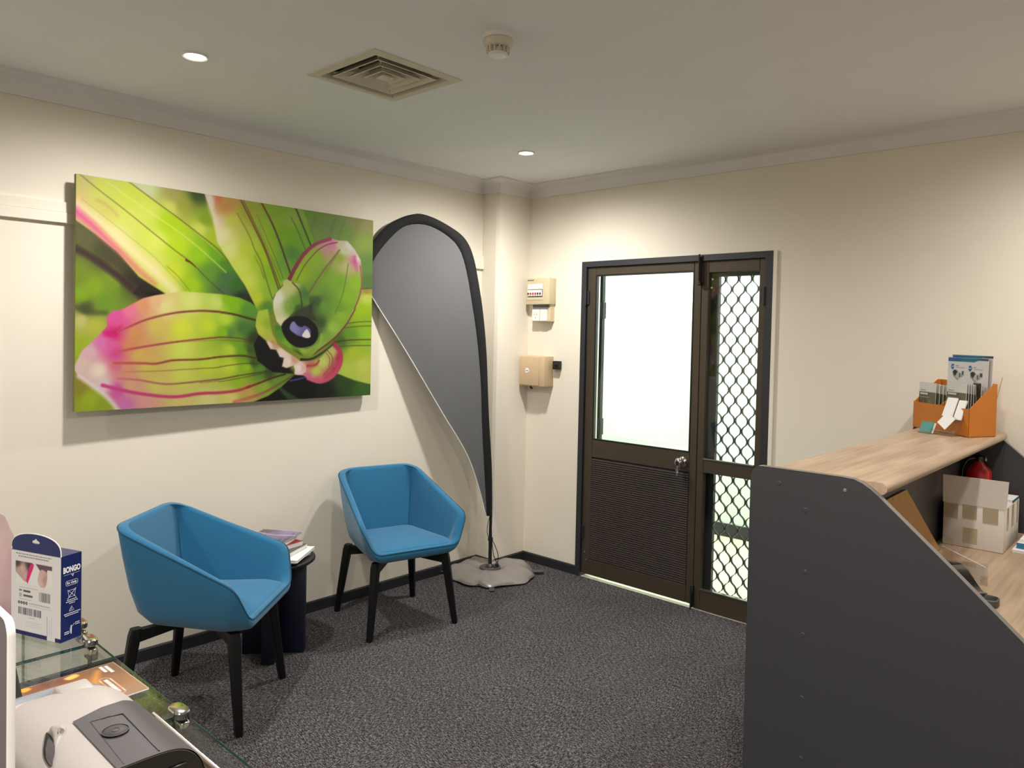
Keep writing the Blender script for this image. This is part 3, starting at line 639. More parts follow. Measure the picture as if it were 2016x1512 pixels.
    for a, w0, w1, c0, c1 in ((((240, 70), (400, 390), (560, 730), (720, 1190)), 3.6, 2.6, (140, 100, 60), (92, 66, 36)), (((275, 80), (430, 400), (590, 760), (745, 1180)), 2, 2, (140, 105, 60), (92, 66, 36)), (((505, 110), (620, 330), (720, 560), (870, 990)), 4, 3.4, (130, 90, 55), (62, 54, 34)), (((450, 260), (560, 520), (680, 800), (780, 1060)), 1.4, 1.4, (140, 140, 50), (95, 95, 40)), (((470, 420), (600, 720), (750, 1080)), 1.2, 1.2, (140, 150, 50), (95, 105, 40)), (((200, 250), (350, 520), (420, 700), (500, 850), (560, 1050), (640, 1310)), 1.6, 1.6, (130, 120, 50), (80, 80, 36)), (((420, 780), (490, 920), (540, 1060)), 1, 1, (140, 120, 60), (90, 80, 40)), (((880, 290), (960, 450), (1060, 690)), 1.6, 1.6, (95, 110, 45), (70, 90, 38)), (((940, 175), (1040, 420), (1135, 650)), 3.4, 2.6, (95, 72, 42), (52, 50, 34))):
        P.stroke(q(2, *a), w0, w1, c0, c1, soft=.9)
    # dark hole
    P.fill(q(4, (380, 540), (540, 640), (720, 860), (860, 1040), (680, 1060), (470, 980), (360, 860), (330, 680)), (16, 13, 10), 6, False)
    # big leaf with the pink tip
    P.fill(q(3, (60, 890), (160, 690), (330, 540), (440, 420), (436, 310), (500, 250), (600, 232), (700, 180), (850, 100), (1000, 65), (1300, 22))+q(2, (0, 1255), (230, 1300), (380, 1365), (490, 1490))+q(4, (430, 310), (400, 430), (425, 600), (375, 700), (420, 880), (590, 1010), (860, 1036), (700, 1180), (550, 1280), (300, 1380), (0, 1420))+q(3, (1500, 1420), (600, 1400), (500, 1270), (300, 1110), (120, 980)),
           cq(3, (350, 920, (242, 228, 205)), (150, 850, (230, 200, 188)), (250, 700, (225, 185, 190)), (400, 1080, (232, 205, 205)), (560, 310, (225, 85, 160)), (520, 500, (215, 40, 120)), (380, 610, (225, 120, 180)), (620, 400, (225, 90, 150)), (540, 720, (220, 70, 150)), (700, 250, (230, 120, 150)), (850, 180, (220, 150, 110)), (1000, 150, (225, 180, 130)), (750, 500, (210, 150, 90)), (1100, 200, (225, 215, 140)), (1400, 150, (215, 225, 120)), (1700, 150, (205, 220, 110)), (1810, 110, (140, 190, 10)), (1000, 420, (210, 190, 90)), (1300, 450, (215, 225, 60)), (1600, 420, (200, 220, 50)), (1780, 500, (140, 190, 20)), (1850, 500, (90, 140, 60)), (700, 650, (215, 140, 90)), (800, 750, (215, 180, 90)), (1300, 700, (210, 225, 90)), (1600, 850, (195, 215, 60)), (900, 900, (210, 190, 90)), (650, 900, (220, 150, 120)), (1300, 1000, (210, 215, 90)), (1000, 1100, (210, 200, 100)), (700, 1100, (220, 170, 130)), (560, 1150, (215, 90, 165)), (650, 1290, (215, 120, 180)), (900, 1270, (225, 160, 150)), (1300, 1280, (220, 200, 120)), (1600, 1290, (225, 215, 140)), (560, 850, (222, 110, 140)), (480, 640, (224, 100, 160)))
           + cq(4, (100, 1300, (225, 210, 120)), (300, 1250, (205, 170, 90)), (500, 1180, (150, 180, 60)), (650, 1120, (110, 150, 50)), (200, 1100, (150, 190, 40)), (100, 950, (200, 220, 60)), (300, 950, (150, 195, 30)), (450, 990, (90, 140, 40)), (100, 750, (190, 215, 60)), (250, 780, (110, 165, 30)), (340, 750, (60, 90, 35)), (50, 400, (190, 220, 60)), (150, 250, (130, 190, 20)), (300, 300, (90, 150, 50)), (250, 500, (70, 120, 55)), (180, 670, (120, 170, 30)), (380, 620, (45, 62, 34)), (380, 900, (60, 92, 34)), (560, 1020, (50, 80, 30))), 1.6, False)
    P.stroke(q(3, (430, 500), (520, 490), (600, 420)), 9, 4, (212, 20, 104), soft=5, alpha=.8)
    dk = (66, 46, 22)
    for a, b, w0, w1, c0, sf in ((((560, 480), (700, 420), (900, 340), (1200, 270), (1500, 245), (1700, 255)), ((0, 320), (150, 345), (395, 412)), 4, 4, (190, 85, 85), 1.3), (((520, 720), (700, 680), (1000, 630), (1300, 590), (1700, 550)), ((0, 605), (200, 618), (390, 662)), 5, 1.4, (212, 90, 110), 1.2), (((1300, 600), (1600, 588)), ((0, 640), (250, 655), (370, 680)), 1.2, 1.2, (190, 160, 90), .9), (((520, 835), (850, 840), (1000, 845), (1200, 808), (1500, 800)), ((0, 830), (250, 820), (400, 850)), 5, 3, (205, 95, 80), 1.1), (((600, 935), (1000, 930), (1400, 910), (1700, 895)), ((0, 942), (250, 910), (430, 910)), 2, 1.3, (190, 150, 80), 1), (((560, 1010), (800, 1030), (1100, 1078), (1400, 1060), (1700, 1030)), ((0, 1085), (250, 1040), (520, 1002)), 4, 1.8, (214, 120, 125), 1.2), (((1500, 1070), (1700, 1050)), ((0, 1112), (300, 1060), (560, 1005)), 1.2, 1.4, (170, 120, 70), .9)):
        P.stroke(q(3, *a)+q(4, *b), w0, w1, c0, dk, soft=sf)
    P.stroke(q(3, (390, 1085), (600, 1140), (850, 1190), (1200, 1225), (1500, 1190))+q(4, (0, 1240), (200, 1215), (330, 1170)), 7, 5, (214, 70, 145), (180, 60, 62), soft=1.6)
    P.stroke(q(4, (300, 1185), (450, 1130), (600, 1075), (740, 1035)), 4.5, 3, (160, 56, 50), (40, 30, 16), soft=1.2)
    P.stroke(q(4, (150, 1350), (450, 1262), (650, 1160), (860, 1036)), 7, 2, (218, 130, 100), (80, 66, 28), soft=1.6)
    P.stroke(q(3, (120, 980), (300, 1110), (460, 1240), (580, 1390)), 7, 8, (242, 228, 226), soft=4, alpha=.9)
    # tall inner leaf
    P.fill(q(2, (835, 1100), (900, 950), (1000, 800), (1100, 680), (1250, 590), (1380, 550), (1480, 582), (1600, 586), (1700, 700), (1770, 830), (1790, 1000), (1780, 1200), (1720, 1380), (1640, 1500))+q(4, (1560, 300), (1450, 480), (1300, 640), (1150, 760), (1050, 835), (950, 835), (800, 700), (700, 480), (720, 300), (960, 150)),
           cq(2, (1000, 1000, (150, 190, 30)), (1200, 800, (145, 190, 40)), (1350, 680, (212, 150, 150)), (1400, 625, (225, 130, 170)), (1560, 700, (215, 220, 180)), (1620, 650, (236, 236, 216)), (1680, 850, (225, 130, 165)), (1740, 800, (240, 226, 222)), (1600, 900, (200, 200, 130)), (1500, 800, (160, 180, 60)), (1300, 1000, (125, 175, 40)), (1500, 1100, (130, 180, 40)), (1200, 1200, (120, 165, 50)), (1700, 1100, (150, 195, 40)), (1300, 1400, (105, 155, 50)), (1600, 1300, (140, 190, 40)), (1500, 1450, (115, 160, 45)), (1200, 1350, (64, 92, 48)), (1500, 610, (220, 205, 170)))
           + cq(4, (1200, 600, (130, 175, 60)), (1400, 350, (150, 190, 50)), (1150, 450, (60, 85, 40)), (1300, 500, (160, 195, 70)), (1200, 700, (150, 180, 70)), (1000, 300, (60, 75, 40)), (800, 300, (70, 100, 45)), (1130, 560, (80, 105, 48))), 1.1, False)
    P.stroke(q(2, (1690, 790), (1700, 870), (1720, 960)), 7, 3, (214, 92, 140), soft=3, alpha=.8)
    P.stroke(q(2, (845, 1100), (930, 930), (1050, 750), (1200, 625), (1380, 562)), 8, 7, (128, 46, 62), (168, 72, 98), soft=1.1)
    P.stroke(q(2, (950, 1080), (1050, 900), (1200, 725), (1330, 640), (1470, 605)), 1.6, 2.4, (92, 92, 40), (160, 62, 88), soft=.9)
    P.stroke(q(2, (1100, 1250), (1250, 1020), (1380, 850), (1500, 700)), 4.5, 3.5, (118, 114, 56), (150, 128, 80), soft=1)
    P.stroke(q(2, (1130, 1270), (1300, 1020), (1480, 740)), 1.8, 1.8, (140, 140, 70), soft=.9)
    P.stroke(q(2, (1610, 870), (1590, 1000), (1540, 1250), (1440, 1500)), 1.8, 1.4, (140, 110, 70), (105, 120, 50), soft=.9)
    P.stroke(q(2, (1765, 900), (1782, 1100), (1755, 1280), (1690, 1440))+q(4, (1560, 300), (1450, 480), (1300, 640), (1060, 815)), 2.6, 3.4, (180, 100, 100), (104, 64, 40), soft=.9)
    # small curl in front
    P.fill(q(2, (780, 1090), (830, 1070), (910, 1112), (1040, 1135), (1110, 1250), (1110, 1400), (1030, 1500))+q(4, (900, 250), (790, 370), (725, 500), (760, 620), (830, 720), (700, 490), (640, 420), (608, 300), (600, 200), (640, 95), (720, 20)),
           cq(2, (720, 1300, (236, 232, 208)), (680, 1400, (230, 226, 202)), (850, 1180, (205, 208, 135)), (880, 1150, (195, 200, 112)), (950, 1350, (105, 160, 40)), (1060, 1250, (80, 125, 55)), (850, 1400, (150, 180, 80)))+cq(4, (650, 300, (215, 215, 160)), (690, 430, (230, 225, 180)), (800, 250, (110, 160, 50)), (900, 270, (64, 92, 45)), (640, 180, (238, 234, 212))), .9, False)
    P.stroke(q(2, (900, 1112), (990, 1225), (1022, 1430)), 2.6, 2.4, (92, 70, 34), (60, 60, 34), soft=.8)
    P.fill(q(4, (625, 470), (700, 480), (830, 725), (1000, 750), (1140, 690), (1160, 560), (1190, 600), (1160, 720), (1050, 835), (960, 835), (800, 745), (680, 650), (620, 560)), cq(4, (670, 560, (90, 150, 45)), (780, 680, (120, 180, 40)), (950, 765, (165, 190, 62)), (1150, 640, (150, 185, 70)), (900, 810, (60, 90, 35)), (660, 500, (80, 130, 45))), 1, False)
    P.fill(q(4, (820, 380), (880, 300), (1060, 220), (1065, 330), (1130, 430), (1000, 400)), (58, 66, 42), 3, False)
    P.stroke(q(4, (1030, 290), (1078, 205)), 3, 1.5, (42, 50, 30), soft=1)
    P.fill(q(4, (700, 480), (760, 400), (860, 365), (1000, 385), (1100, 470), (1130, 560), (1110, 650), (1040, 712), (900, 728), (800, 680), (730, 590)), (16, 11, 14), 1.6)
    P.fill(q(4, (795, 500), (830, 430), (900, 450), (1000, 490), (1040, 530), (1030, 580), (920, 600), (830, 550)), cq(4, (820, 500, (140, 135, 195)), (1000, 560, (105, 100, 160))), 1.2)
    P.fill(q(4, (860, 425), (960, 460), (940, 495), (885, 475)), (20, 15, 22), 1)
    P.fill(q(4, (940, 595), (985, 525), (1010, 530), (1040, 600), (1000, 620)), (242, 236, 232), .9)
    # folded leaf with the pale teeth and the pink loop
    P.fill(q(4, (430, 305), (540, 283), (560, 380), (590, 560), (650, 680), (600, 700), (520, 650), (430, 570), (398, 480), (405, 400)), cq(4, (480, 350, (178, 202, 62)), (450, 520, (196, 206, 72)), (560, 620, (190, 188, 80)), (540, 450, (150, 185, 50))), 1.1, False)
    P.fill(q(4, (930, 890), (1130, 866), (1250, 735), (1310, 690), (1370, 740), (1410, 860), (1380, 980), (1280, 1090), (1160, 1140), (1060, 1122), (960, 1055), (850, 1030)), cq(4, (1180, 900, (205, 220, 110)), (1100, 1000, (200, 215, 90)), (1280, 800, (190, 200, 110)), (1385, 850, (190, 50, 85)), (1345, 1000, (195, 60, 90)), (1250, 1080, (205, 70, 100)), (1130, 1115, (222, 110, 135)), (1000, 1060, (222, 115, 142)), (900, 980, (246, 226, 216)), (1050, 930, (200, 120, 100))), 1.2)
    P.stroke(q(4, (1310, 690), (1388, 780), (1390, 920), (1300, 1060), (1160, 1125), (1010, 1085)), 9, 7, (184, 48, 82), (224, 104, 136), soft=1.5)
    P.stroke(q(4, (1230, 760), (1290, 830), (1290, 930), (1190, 1050)), 2, 1.6, (150, 86, 56), soft=.8)
    P.stroke(q(4, (1200, 770), (1262, 850), (1255, 950)), 1.6, 1.4, (158, 100, 62), soft=.8)
    P.stroke(q(4, (1000, 942), (1100, 930), (1138, 880)), 5, 4, (186, 78, 80), soft=1.4)
    P.stroke(q(4, (930, 868), (1050, 862), (1180, 790), (1310, 690)), 5, 3, (26, 30, 18), (60, 80, 40), soft=1.2)
    P.fill(q(4, (520, 655), (600, 640), (720, 750), (870, 850), (985, 930), (985, 1010), (940, 1040), (870, 1020), (838, 935), (760, 965), (706, 945), (730, 845), (680, 836), (640, 752), (570, 745)), cq(4, (560, 695, (242, 220, 206)), (690, 795, (246, 224, 208)), (650, 680, (206, 152, 112)), (780, 885, (248, 230, 216)), (900, 965, (250, 238, 230)), (850, 870, (226, 164, 134)), (600, 660, (190, 150, 90)), (960, 960, (240, 190, 180))), 1.1, False)
dat = sheet((0, PY0, PZ0), (XB-XA, PY1-PY0, 0), (0, 0, 1), 1, PZ1-PZ0, 430, 280, paint_flower, quadmap)
pts = dat[0]; yy = PY0+(pts[:, 0]/max(1e-9, 1))*0  # rebuild exact positions on the canvas face
U = np.tile(np.linspace(0, 1, 430), 280); pts[:, 1] = PY0+U*(PY1-PY0); pts[:, 0] = XA+(XB-XA)*U
sheet_obj(t, 'canvas_print', (pts, dat[1], dat[2]), 'canvas', 0.66)

# ================================================================== CHAIRS
RIMB, RIMA, RIMF = (-.285, .248), (.244, .314), (.280, .245)
def loop(B, A, F, zb, za, zf, fb=.26, fa=.26, ff=.28, n=9, ns=6):
    """rounded six-cornered loop, symmetric about the x axis"""
    C = [(B[0], -B[1], zb), (B[0], B[1], zb), (A[0], A[1], za), (F[0], F[1], zf), (F[0], -F[1], zf), (A[0], -A[1], za)]
    fr = [fb, fb, fa, ff, ff, fa]; out = []
    for i in range(6):
        p = Vector(C[i]); a = Vector(C[i-1]); b = Vector(C[(i+1) % 6])
        la, lb = (p-a).length, (b-p).length; d = fr[i]*min(la, lb, .34)
        s0 = p+(a-p).normalized()*d; s1 = p+(b-p).normalized()*d
        for k in range(n):
            u = k/(n-1); out.append((s0*(1-u)**2+p*2*u*(1-u)+s1*u*u)[:])
        dn = fr[(i+1) % 6]*min(lb, (Vector(C[(i+2) % 6])-b).length, .34); e = b+(p-b).normalized()*dn
        for k in range(1, ns): out.append(s1.lerp(e, k/ns)[:])
    return out
def make_chair(label):
    t = thing('tub_chair', label, 'chair', (0, 0, 0), 0, 'blue tub chairs against the left wall')
    L = [loop((-.135, .15), (.15, .185), (.185, .16), .392, .388, .386),
         loop((-.185, .185), (.175, .222), (.235, .185), .408, .400, .394),
         loop((-.222, .207), (.196, .252), (.268, .212), .455, .432, .408),
         loop((-.248, .224), (.216, .280), (.282, .232), .555, .490, .422),
         loop((-.268, .237), (.232, .300), (.286, .242), .68, .548, .434),
         loop((-.283, .247), (.244, .314), (.286, .246), .798, .594, .446),
         loop((-.281, .245), (.242, .311), (.281, .242), .811, .604, .455),
         loop((-.268, .234), (.235, .297), (.270, .231), .817, .609, .459),
         loop((-.252, .221), (.226, .283), (.258, .220), .812, .604, .456),
         loop((-.247, .216), (.222, .277), (.252, .215), .797, .594, .452, .12, .22),
         loop((-.222, .198), (.205, .258), (.247, .210), .63, .535, .449, .10, .2),
         loop((-.190, .178), (.185, .236), (.240, .205), .455, .455, .446, .10, .2)]
    g = G().loft(L, True, True, True)
    part(t, 'shell', g, 'blue', 60, True)
    # seat cushion
    def cl(s, z): return loop((-.188*s, .176*s), (.186*s, .236*s), (.264*s, .218*s), z, z, z-.006*s, .18, .22, .3)
    rings = [cl(.96, .440), cl(1.0, .456), cl(.985, .464), cl(.93, .469), cl(.7, .474), cl(.4, .478), cl(.1, .479)]
    part(t, 'seat_cushion', G().loft(rings, True, True, True), 'blue', 60, True)
    part(t, 'piping', G().tube(loop((-.2835, .2475), (.2445, .3145), (.284, .2455), .807, .601, .452), .0036, 6, closed=True), 'pipe', 60, True)
    for s in (-1, 1):
        pth = [(-.2405+.0575*u, s*(.2095-.0385*u), .797-.342*u) for u in [k/8 for k in range(9)]]
        part(t, 'seam', G().tube(pth, .0026, 6), 'pipe', 60, True)
    # timber frame: two crossed rails under the seat, four tapered legs
    for sy in (-1, 1):
        a = Vector((.205, sy*.208, 0)); b = Vector((-.208, -sy*.200, 0)); d = (b-a).normalized(); nn = Vector((-d.y, d.x, 0))*.016
        prof = [(0, .335), (0, .385), (.5, .392), (1, .385), (1, .335), (.62, .365), (.38, .365)]
        vs = []
        for off in (nn, -nn):
            for u, z in prof: p = a.lerp(b, u)+off; vs.append((p.x, p.y, z))
        m = len(prof); fs = [tuple(range(m)), tuple(range(2*m-1, m-1, -1))]+[(i, (i+1) % m, m+(i+1) % m, m+i) for i in range(m)]
        part(t, 'cross_rail', G().add(vs, fs), 'leg', None, True)
    for fx, fy, tx, ty in ((.245, -.253, .200, -.205), (.245, .253, .200, .205), (-.253, -.240, -.203, -.197), (-.253, .240, -.203, .197)):
        rings = []
        for u, hw in ((0, .0135), (.02, .0150), (.45, .0185), (.93, .0225), (1.0, .019)):
            x, y, z = fx+(tx-fx)*u, fy+(ty-fy)*u, .392*u; c = .35*hw; ring_ = []
            aa = math.atan2(fy, fx)
            for px_, py_ in ((hw, -hw+c), (hw, hw-c), (hw-c, hw), (-hw+c, hw), (-hw, hw-c), (-hw, -hw+c), (-hw+c, -hw), (hw-c, -hw)):
                ring_.append((x+px_*math.cos(aa)-py_*math.sin(aa), y+px_*math.sin(aa)+py_*math.cos(aa), z))
            rings.append(ring_)
        part(t, 'leg', G().loft(rings, True, True, True), 'leg', 40, True)
    return t
def dup(root, label):
    r = root.copy(); COL.objects.link(r); r['label'] = label
    for ch in list(root.children):
        c = ch.copy(); COL.objects.link(c); c.parent = r
        for gch in ch.children:
            d = gch.copy(); COL.objects.link(d); d.parent = c
    return r
c1 = make_chair('blue tub chair on black legs, nearer the glass display, turned sideways beneath the flower picture')
c2 = dup(c1, 'blue tub chair on black legs, further one, beside the feather flag')
c1.location = (.601, -2.539, 0); c1.rotation_euler.z = math.radians(40.6)
c2.location = (.393, -1.353, 0); c2.rotation_euler.z = math.radians(-13.6)

# ================================================================== SIDE TABLE AND READING MATTER
tx, ty, tz = .312, -2.062, .470
t = thing('side_table', 'small round black-topped side table on navy crossed panels between the blue chairs', 'side table', (tx, ty, 0))
part(t, 'tabletop', G().lathe([(.0, tz-.022), (.195, tz-.022), (.203, tz-.016), (.205, tz-.008), (.203, tz-.002), (.200, tz), (.0, tz)], (tx, ty, 0), 48, 'z', False, False), 'black', 40)
for k, (a, hl) in enumerate(((-40, .165), (50, .150))):
    mx_ = Matrix.Translation((tx+.02, ty, 0)) @ Matrix.Rotation(math.radians(a), 4, 'Z')
    if k == 0: part(t, 'base_panel', G().box(-hl, hl, -.032, .032, 0, tz-.022, .008, 2).xf(mx_), 'navy', 40)
    else:
        part(t, 'base_panel', G().box(.033, hl, -.032, .032, 0, tz-.022, .008, 2).xf(mx_), 'navy', 40)
        part(t, 'base_panel', G().box(-hl, -.033, -.032, .032, 0, tz-.022, .008, 2).xf(mx_), 'navy', 40)
RG = 'magazines and books piled on the side table'
def mag(name, label, cx, cy, z, w, h, th, rot, m, cat='magazine', paint=None, nx=40, ny=50):
    """booklet lying flat: cover on a paper block"""
    o = thing(name, label, cat, (cx, cy, z), math.radians(rot), RG)
    part(o, 'pages', G().box(-w/2+.002, w/2-.001, -h/2+.001, h/2-.001, .0006, th-.0006), 'paper', None, True)
    part(o, 'cover', G().box(-w/2, w/2, -h/2, h/2, th-.0006, th).box(-w/2, w/2, -h/2, h/2, 0, .0006).box(-w/2, -w/2+.0015, -h/2, h/2, .0006, th-.0006), m, None, True)
    if paint:
        r = math.radians(rot); xv = (math.cos(r), math.sin(r), 0); yv = (-math.sin(r), math.cos(r), 0)
        o0 = np.array((cx, cy, z+th+.0004))-np.array(xv)*w/2-np.array(yv)*h/2
        sheet_obj(o, 'cover_print', sheet(o0, xv, yv, w, h, nx, ny, paint), 'gloss_print')
    return o
z = tz
mag('magazine', 'thin white magazine at the bottom of the pile on the side table', tx+.055, ty-.005, z, .20, .27, .008, 25, 'paper'); z += .0082
mag('magazine', 'black-covered magazine second from bottom of the side table pile', tx+.045, ty+.01, z, .20, .25, .010, 48, 'slatec'); z += .0102
mag('magazine', 'white magazine with grey photo edge sticking out right under the pile on side table', tx+.075, ty+.035, z, .19, .25, .012, 38, 'paper'); z += .0122
mag('book', 'dark hardback book in the middle of the pile on side table', tx+.055, ty+.02, z, .15, .22, .020, 30, 'slatec', 'book'); z += .0202
mag('book', 'maroon paperback with a small white badge in the side table pile', tx+.02, ty+.0, z, .155, .215, .022, 12, 'maroon', 'book'); z += .0222
mag('book', 'thick cream paperback near the top of the pile on the side table', tx+.005, ty-.005, z, .16, .21, .016, 35, 'paper', 'book'); z += .0162
def city(P):
    P.rect(0, 0, 300, 300, [((20, 20), (70, 62, 74)), ((150, 40), (120, 110, 150)), ((60, 150), (170, 150, 130)), ((180, 200), (60, 56, 64)), ((100, 90), (96, 84, 118))])
    for i in range(9): P.stroke([(10+i*22, 30+random.random()*40), (30+i*24, 250-random.random()*60)], 5, 9, random.choice([(60, 50, 60), (200, 170, 150), (110, 100, 150), (40, 40, 48)]), soft=2, alpha=.8)
    P.stroke([(0, 60), (100, 90), (230, 70)], 10, 16, (190, 180, 210), soft=4, alpha=.7)
mag('magazine', 'glossy magazine with a purple-grey city photo, topmost on the side table', tx-.02, ty-.012, z, .215, .28, .006, 32, 'slatec', 'magazine', city)

# ================================================================== FEATHER FLAG
FA = Vector((.229, -.411, 0)); FB = Vector((.014, -1.310, 0)); fd = (FB-FA).normalized(); fn = Vector((fd.y, -fd.x, 0))
if fn.x < 0: fn = -fn
def fp(s, z, off=0): p = FA+fd*s+fn*off; return (p.x, p.y, z)
t = thing('feather_flag', 'tall grey feather flag with black curved sleeve, standing in the corner by the pillar', 'flag', fp(0, 0))
outer = [(-.006, .395), (-.006, .50), (.004, .73), (.036, 1.082), (.063, 1.476), (.099, 1.757), (.146, 1.985), (.178, 2.100), (.216, 2.180), (.268, 2.235), (.346, 2.278), (.460, 2.322), (.557, 2.341), (.620, 2.333), (.700, 2.304), (.791, 2.248), (.872, 2.157), (.915, 2.08), (.935, 2.00)]
inner = [(.036, .395), (.045, .50), (.066, .735), (.088, 1.0), (.103, 1.259), (.126, 1.473), (.154, 1.652), (.182, 1.790), (.219, 1.962), (.258, 2.090), (.297, 2.158), (.344, 2.202), (.423, 2.245), (.505, 2.272), (.589, 2.275), (.670, 2.255), (.738, 2.205), (.815, 2.120), (.868, 2.045), (.900, 1.985)]
def along(c, u):
    c = np.asarray(c, float); d = np.r_[0, np.cumsum(np.linalg.norm(np.diff(c, axis=0), axis=1))]; return np.array([np.interp(u*d[-1], d, c[:, k]) for k in (0, 1)])
oc = catmull(outer, 6, False); ic0 = catmull(inner, 10, False)
# for each outer point the nearest inner point
ic = np.array([ic0[np.argmin(np.linalg.norm(ic0-p_, axis=1))] for p_ in oc]); ic = np.maximum.accumulate(ic[:, ::-1]*0, axis=0)+ic
rings = []
for i in range(len(oc)):
    o_, n_ = oc[i], ic[i]; m_ = (o_+n_)/2
    tk = .014 if i < len(oc)*.6 else .014-.010*(i/len(oc)-.6)/.4
    rings.append([fp(*o_), fp(*(o_*.75+m_*.25), tk*.75), fp(*m_, tk), fp(*(n_*.75+m_*.25), tk*.75), fp(*n_), fp(*(n_*.75+m_*.25), -tk*.75), fp(*m_, -tk), fp(*(o_*.75+m_*.25), -tk*.75)])
part(t, 'pole_sleeve', G().loft(rings, True, True, True), 'sleeve', 50, label='black fabric sleeve bent round the pole')
# the banner cloth between the sleeve and the slanting lower edge
low = catmull([(.042, .392), (.115, .622), (.210, .835), (.390, 1.100), (.654, 1.492), (.868, 1.792), (.905, 1.85), (.915, 1.93), (.905, 1.975)], 12, False)
nu, nv = 60, 22; vs = []; fs = []
for i in range(nu+1):
    u = i/nu; a = along(ic0, u); b = along(low, u)
    for j in range(nv+1):
        v = j/nv; p_ = a+(b-a)*v; wv = math.sin(PI*min(1, v))*(.003*math.sin(7*u+2*v)+.0010*math.sin(15*v+5*u))*(1-u*.6)
        vs.append(fp(p_[0], p_[1], wv+.002))
for i in range(nu):
    for j in range(nv): fs.append((i*(nv+1)+j, i*(nv+1)+j+1, (i+1)*(nv+1)+j+1, (i+1)*(nv+1)+j))
part(t, 'banner', G().add(vs, fs), 'flag', 60)
part(t, 'hem', G().tube([fp(x, z, .003) for x, z in low], .0035, 6), 'paper', 60, label='pale stitched lower hem')
part(t, 'pole', G().tube([fp(0.0020, .035), fp(0.0020, .10), fp(0.0025, .23), fp(0.0040, .31), fp(0.0020, .40), fp(0.0040, .55)], [.0125, .0125, .0125, .010, .010, .008], 12), 'black', 50)
part(t, 'clamp', G().lathe([(.013, -.012), (.017, -.010), (.017, .010), (.013, .012)], fp(0.0025, .235), 16), 'black', 40)
part(t, 'elastic_cord', G().tube(catmull([fp(0.0020, .24, .012), fp(-0.0180, .20, .02), fp(-0.0480, .13, .02), fp(-0.0400, .075, .03), (fp(-0.0230, .055, .04)), fp(-0.0380, .07, .03), fp(-0.0130, .13, .02), fp(0.0000, .235, .014)], 6, False).tolist(), .0028, 6), 'black', 50)
part(t, 'elastic_cord', G().tube(catmull([fp(0.0060, .40, -.002), fp(0.0270, .33, .0), fp(0.0270, .27, .0), fp(0.0100, .24, .01)], 6, False).tolist(), .0022, 6), 'black', 50)
part(t, 'toggle', G().box(-.012, .012, -.008, .008, -.01, .012, .003, 1).xf(Matrix.Translation(fp(-0.0320, .062, .035))), 'black', 40)
fb = fp(.0, 0)
for a in (16, 106):
    part(t, 'base_bar', G().box(-.36, .36, -.017, .017, .002, .012, .002, 1).xf(Matrix.Translation((fb[0], fb[1], 0 if a == 16 else .0105)) @ Matrix.Rotation(math.radians(a-60), 4, 'Z')), 'dgrey', 30)
part(t, 'hub', G().lathe([(.032, .022), (.032, .036), (.018, .042), (.016, .07), (.0, .07)], (fb[0], fb[1], 0), 24, 'z', True, False), 'steel', 40)
# water weight bag lying over the base
bg = thing('weight_bag', 'crumpled silver vinyl weight bag ring over the flag base', 'bag', (fb[0]+.0, fb[1], 0))
N = 72; rings = []; random.seed(9)
for r_, h in ((.062, .030), (.070, .045), (.105, .060), (.165, .063), (.225, .046), (.252, .028), (.262, .016), (.260, .010), (.235, .007), (.10, .015), (.062, .030)):
    rr = []
    for k in range(N):
        a = 2*PI*k/N; wob = math.sin(5*a+.6)+.6*math.sin(9*a+2)+.5*math.sin(14*a+1)
        fold = math.exp(-((a-4.15+.0)/.10)**2)*1.6+math.exp(-((a-5.25)/.08)**2)+math.exp(-((a-2.9)/.1)**2)
        out = max(0, (r_-.09)/.17); ff = 1+out*(.03*wob-.07*fold)
        zz = h*(1+.20*out*math.sin(7*a+r_*20)) + (.026*fold*out if h > .02 else .012*fold*out if h > .012 else 0)
        x_, y_ = fb[0]+1.13*r_*ff*math.cos(a), fb[1]+1.13*r_*ff*math.sin(a)
        x_ = max(x_, .016 if y_ < PY-.02 else PX+.016); y_ = min(y_, -.016)
        rr.append((x_, y_, max(.006, zz)))
    rings.append(rr)
part(bg, 'bladder', G().loft(rings, True), 'vinyl', 60)
part(bg, 'centre_patch', G().lathe([(.034, .034), (.036, .046), (.062, .050), (.070, .047), (.072, .034)], (fb[0], fb[1], 0), 32, 'z', False, False), 'dgrey', 40, label='dark grey centre patch')
part(bg, 'weld_seam', G().tube([(x, y, max(.008, z-.002)) for x, y, z in [Vector(p) for p in rings[6]]], .0035, 6, closed=True), 'vinyl', 60)

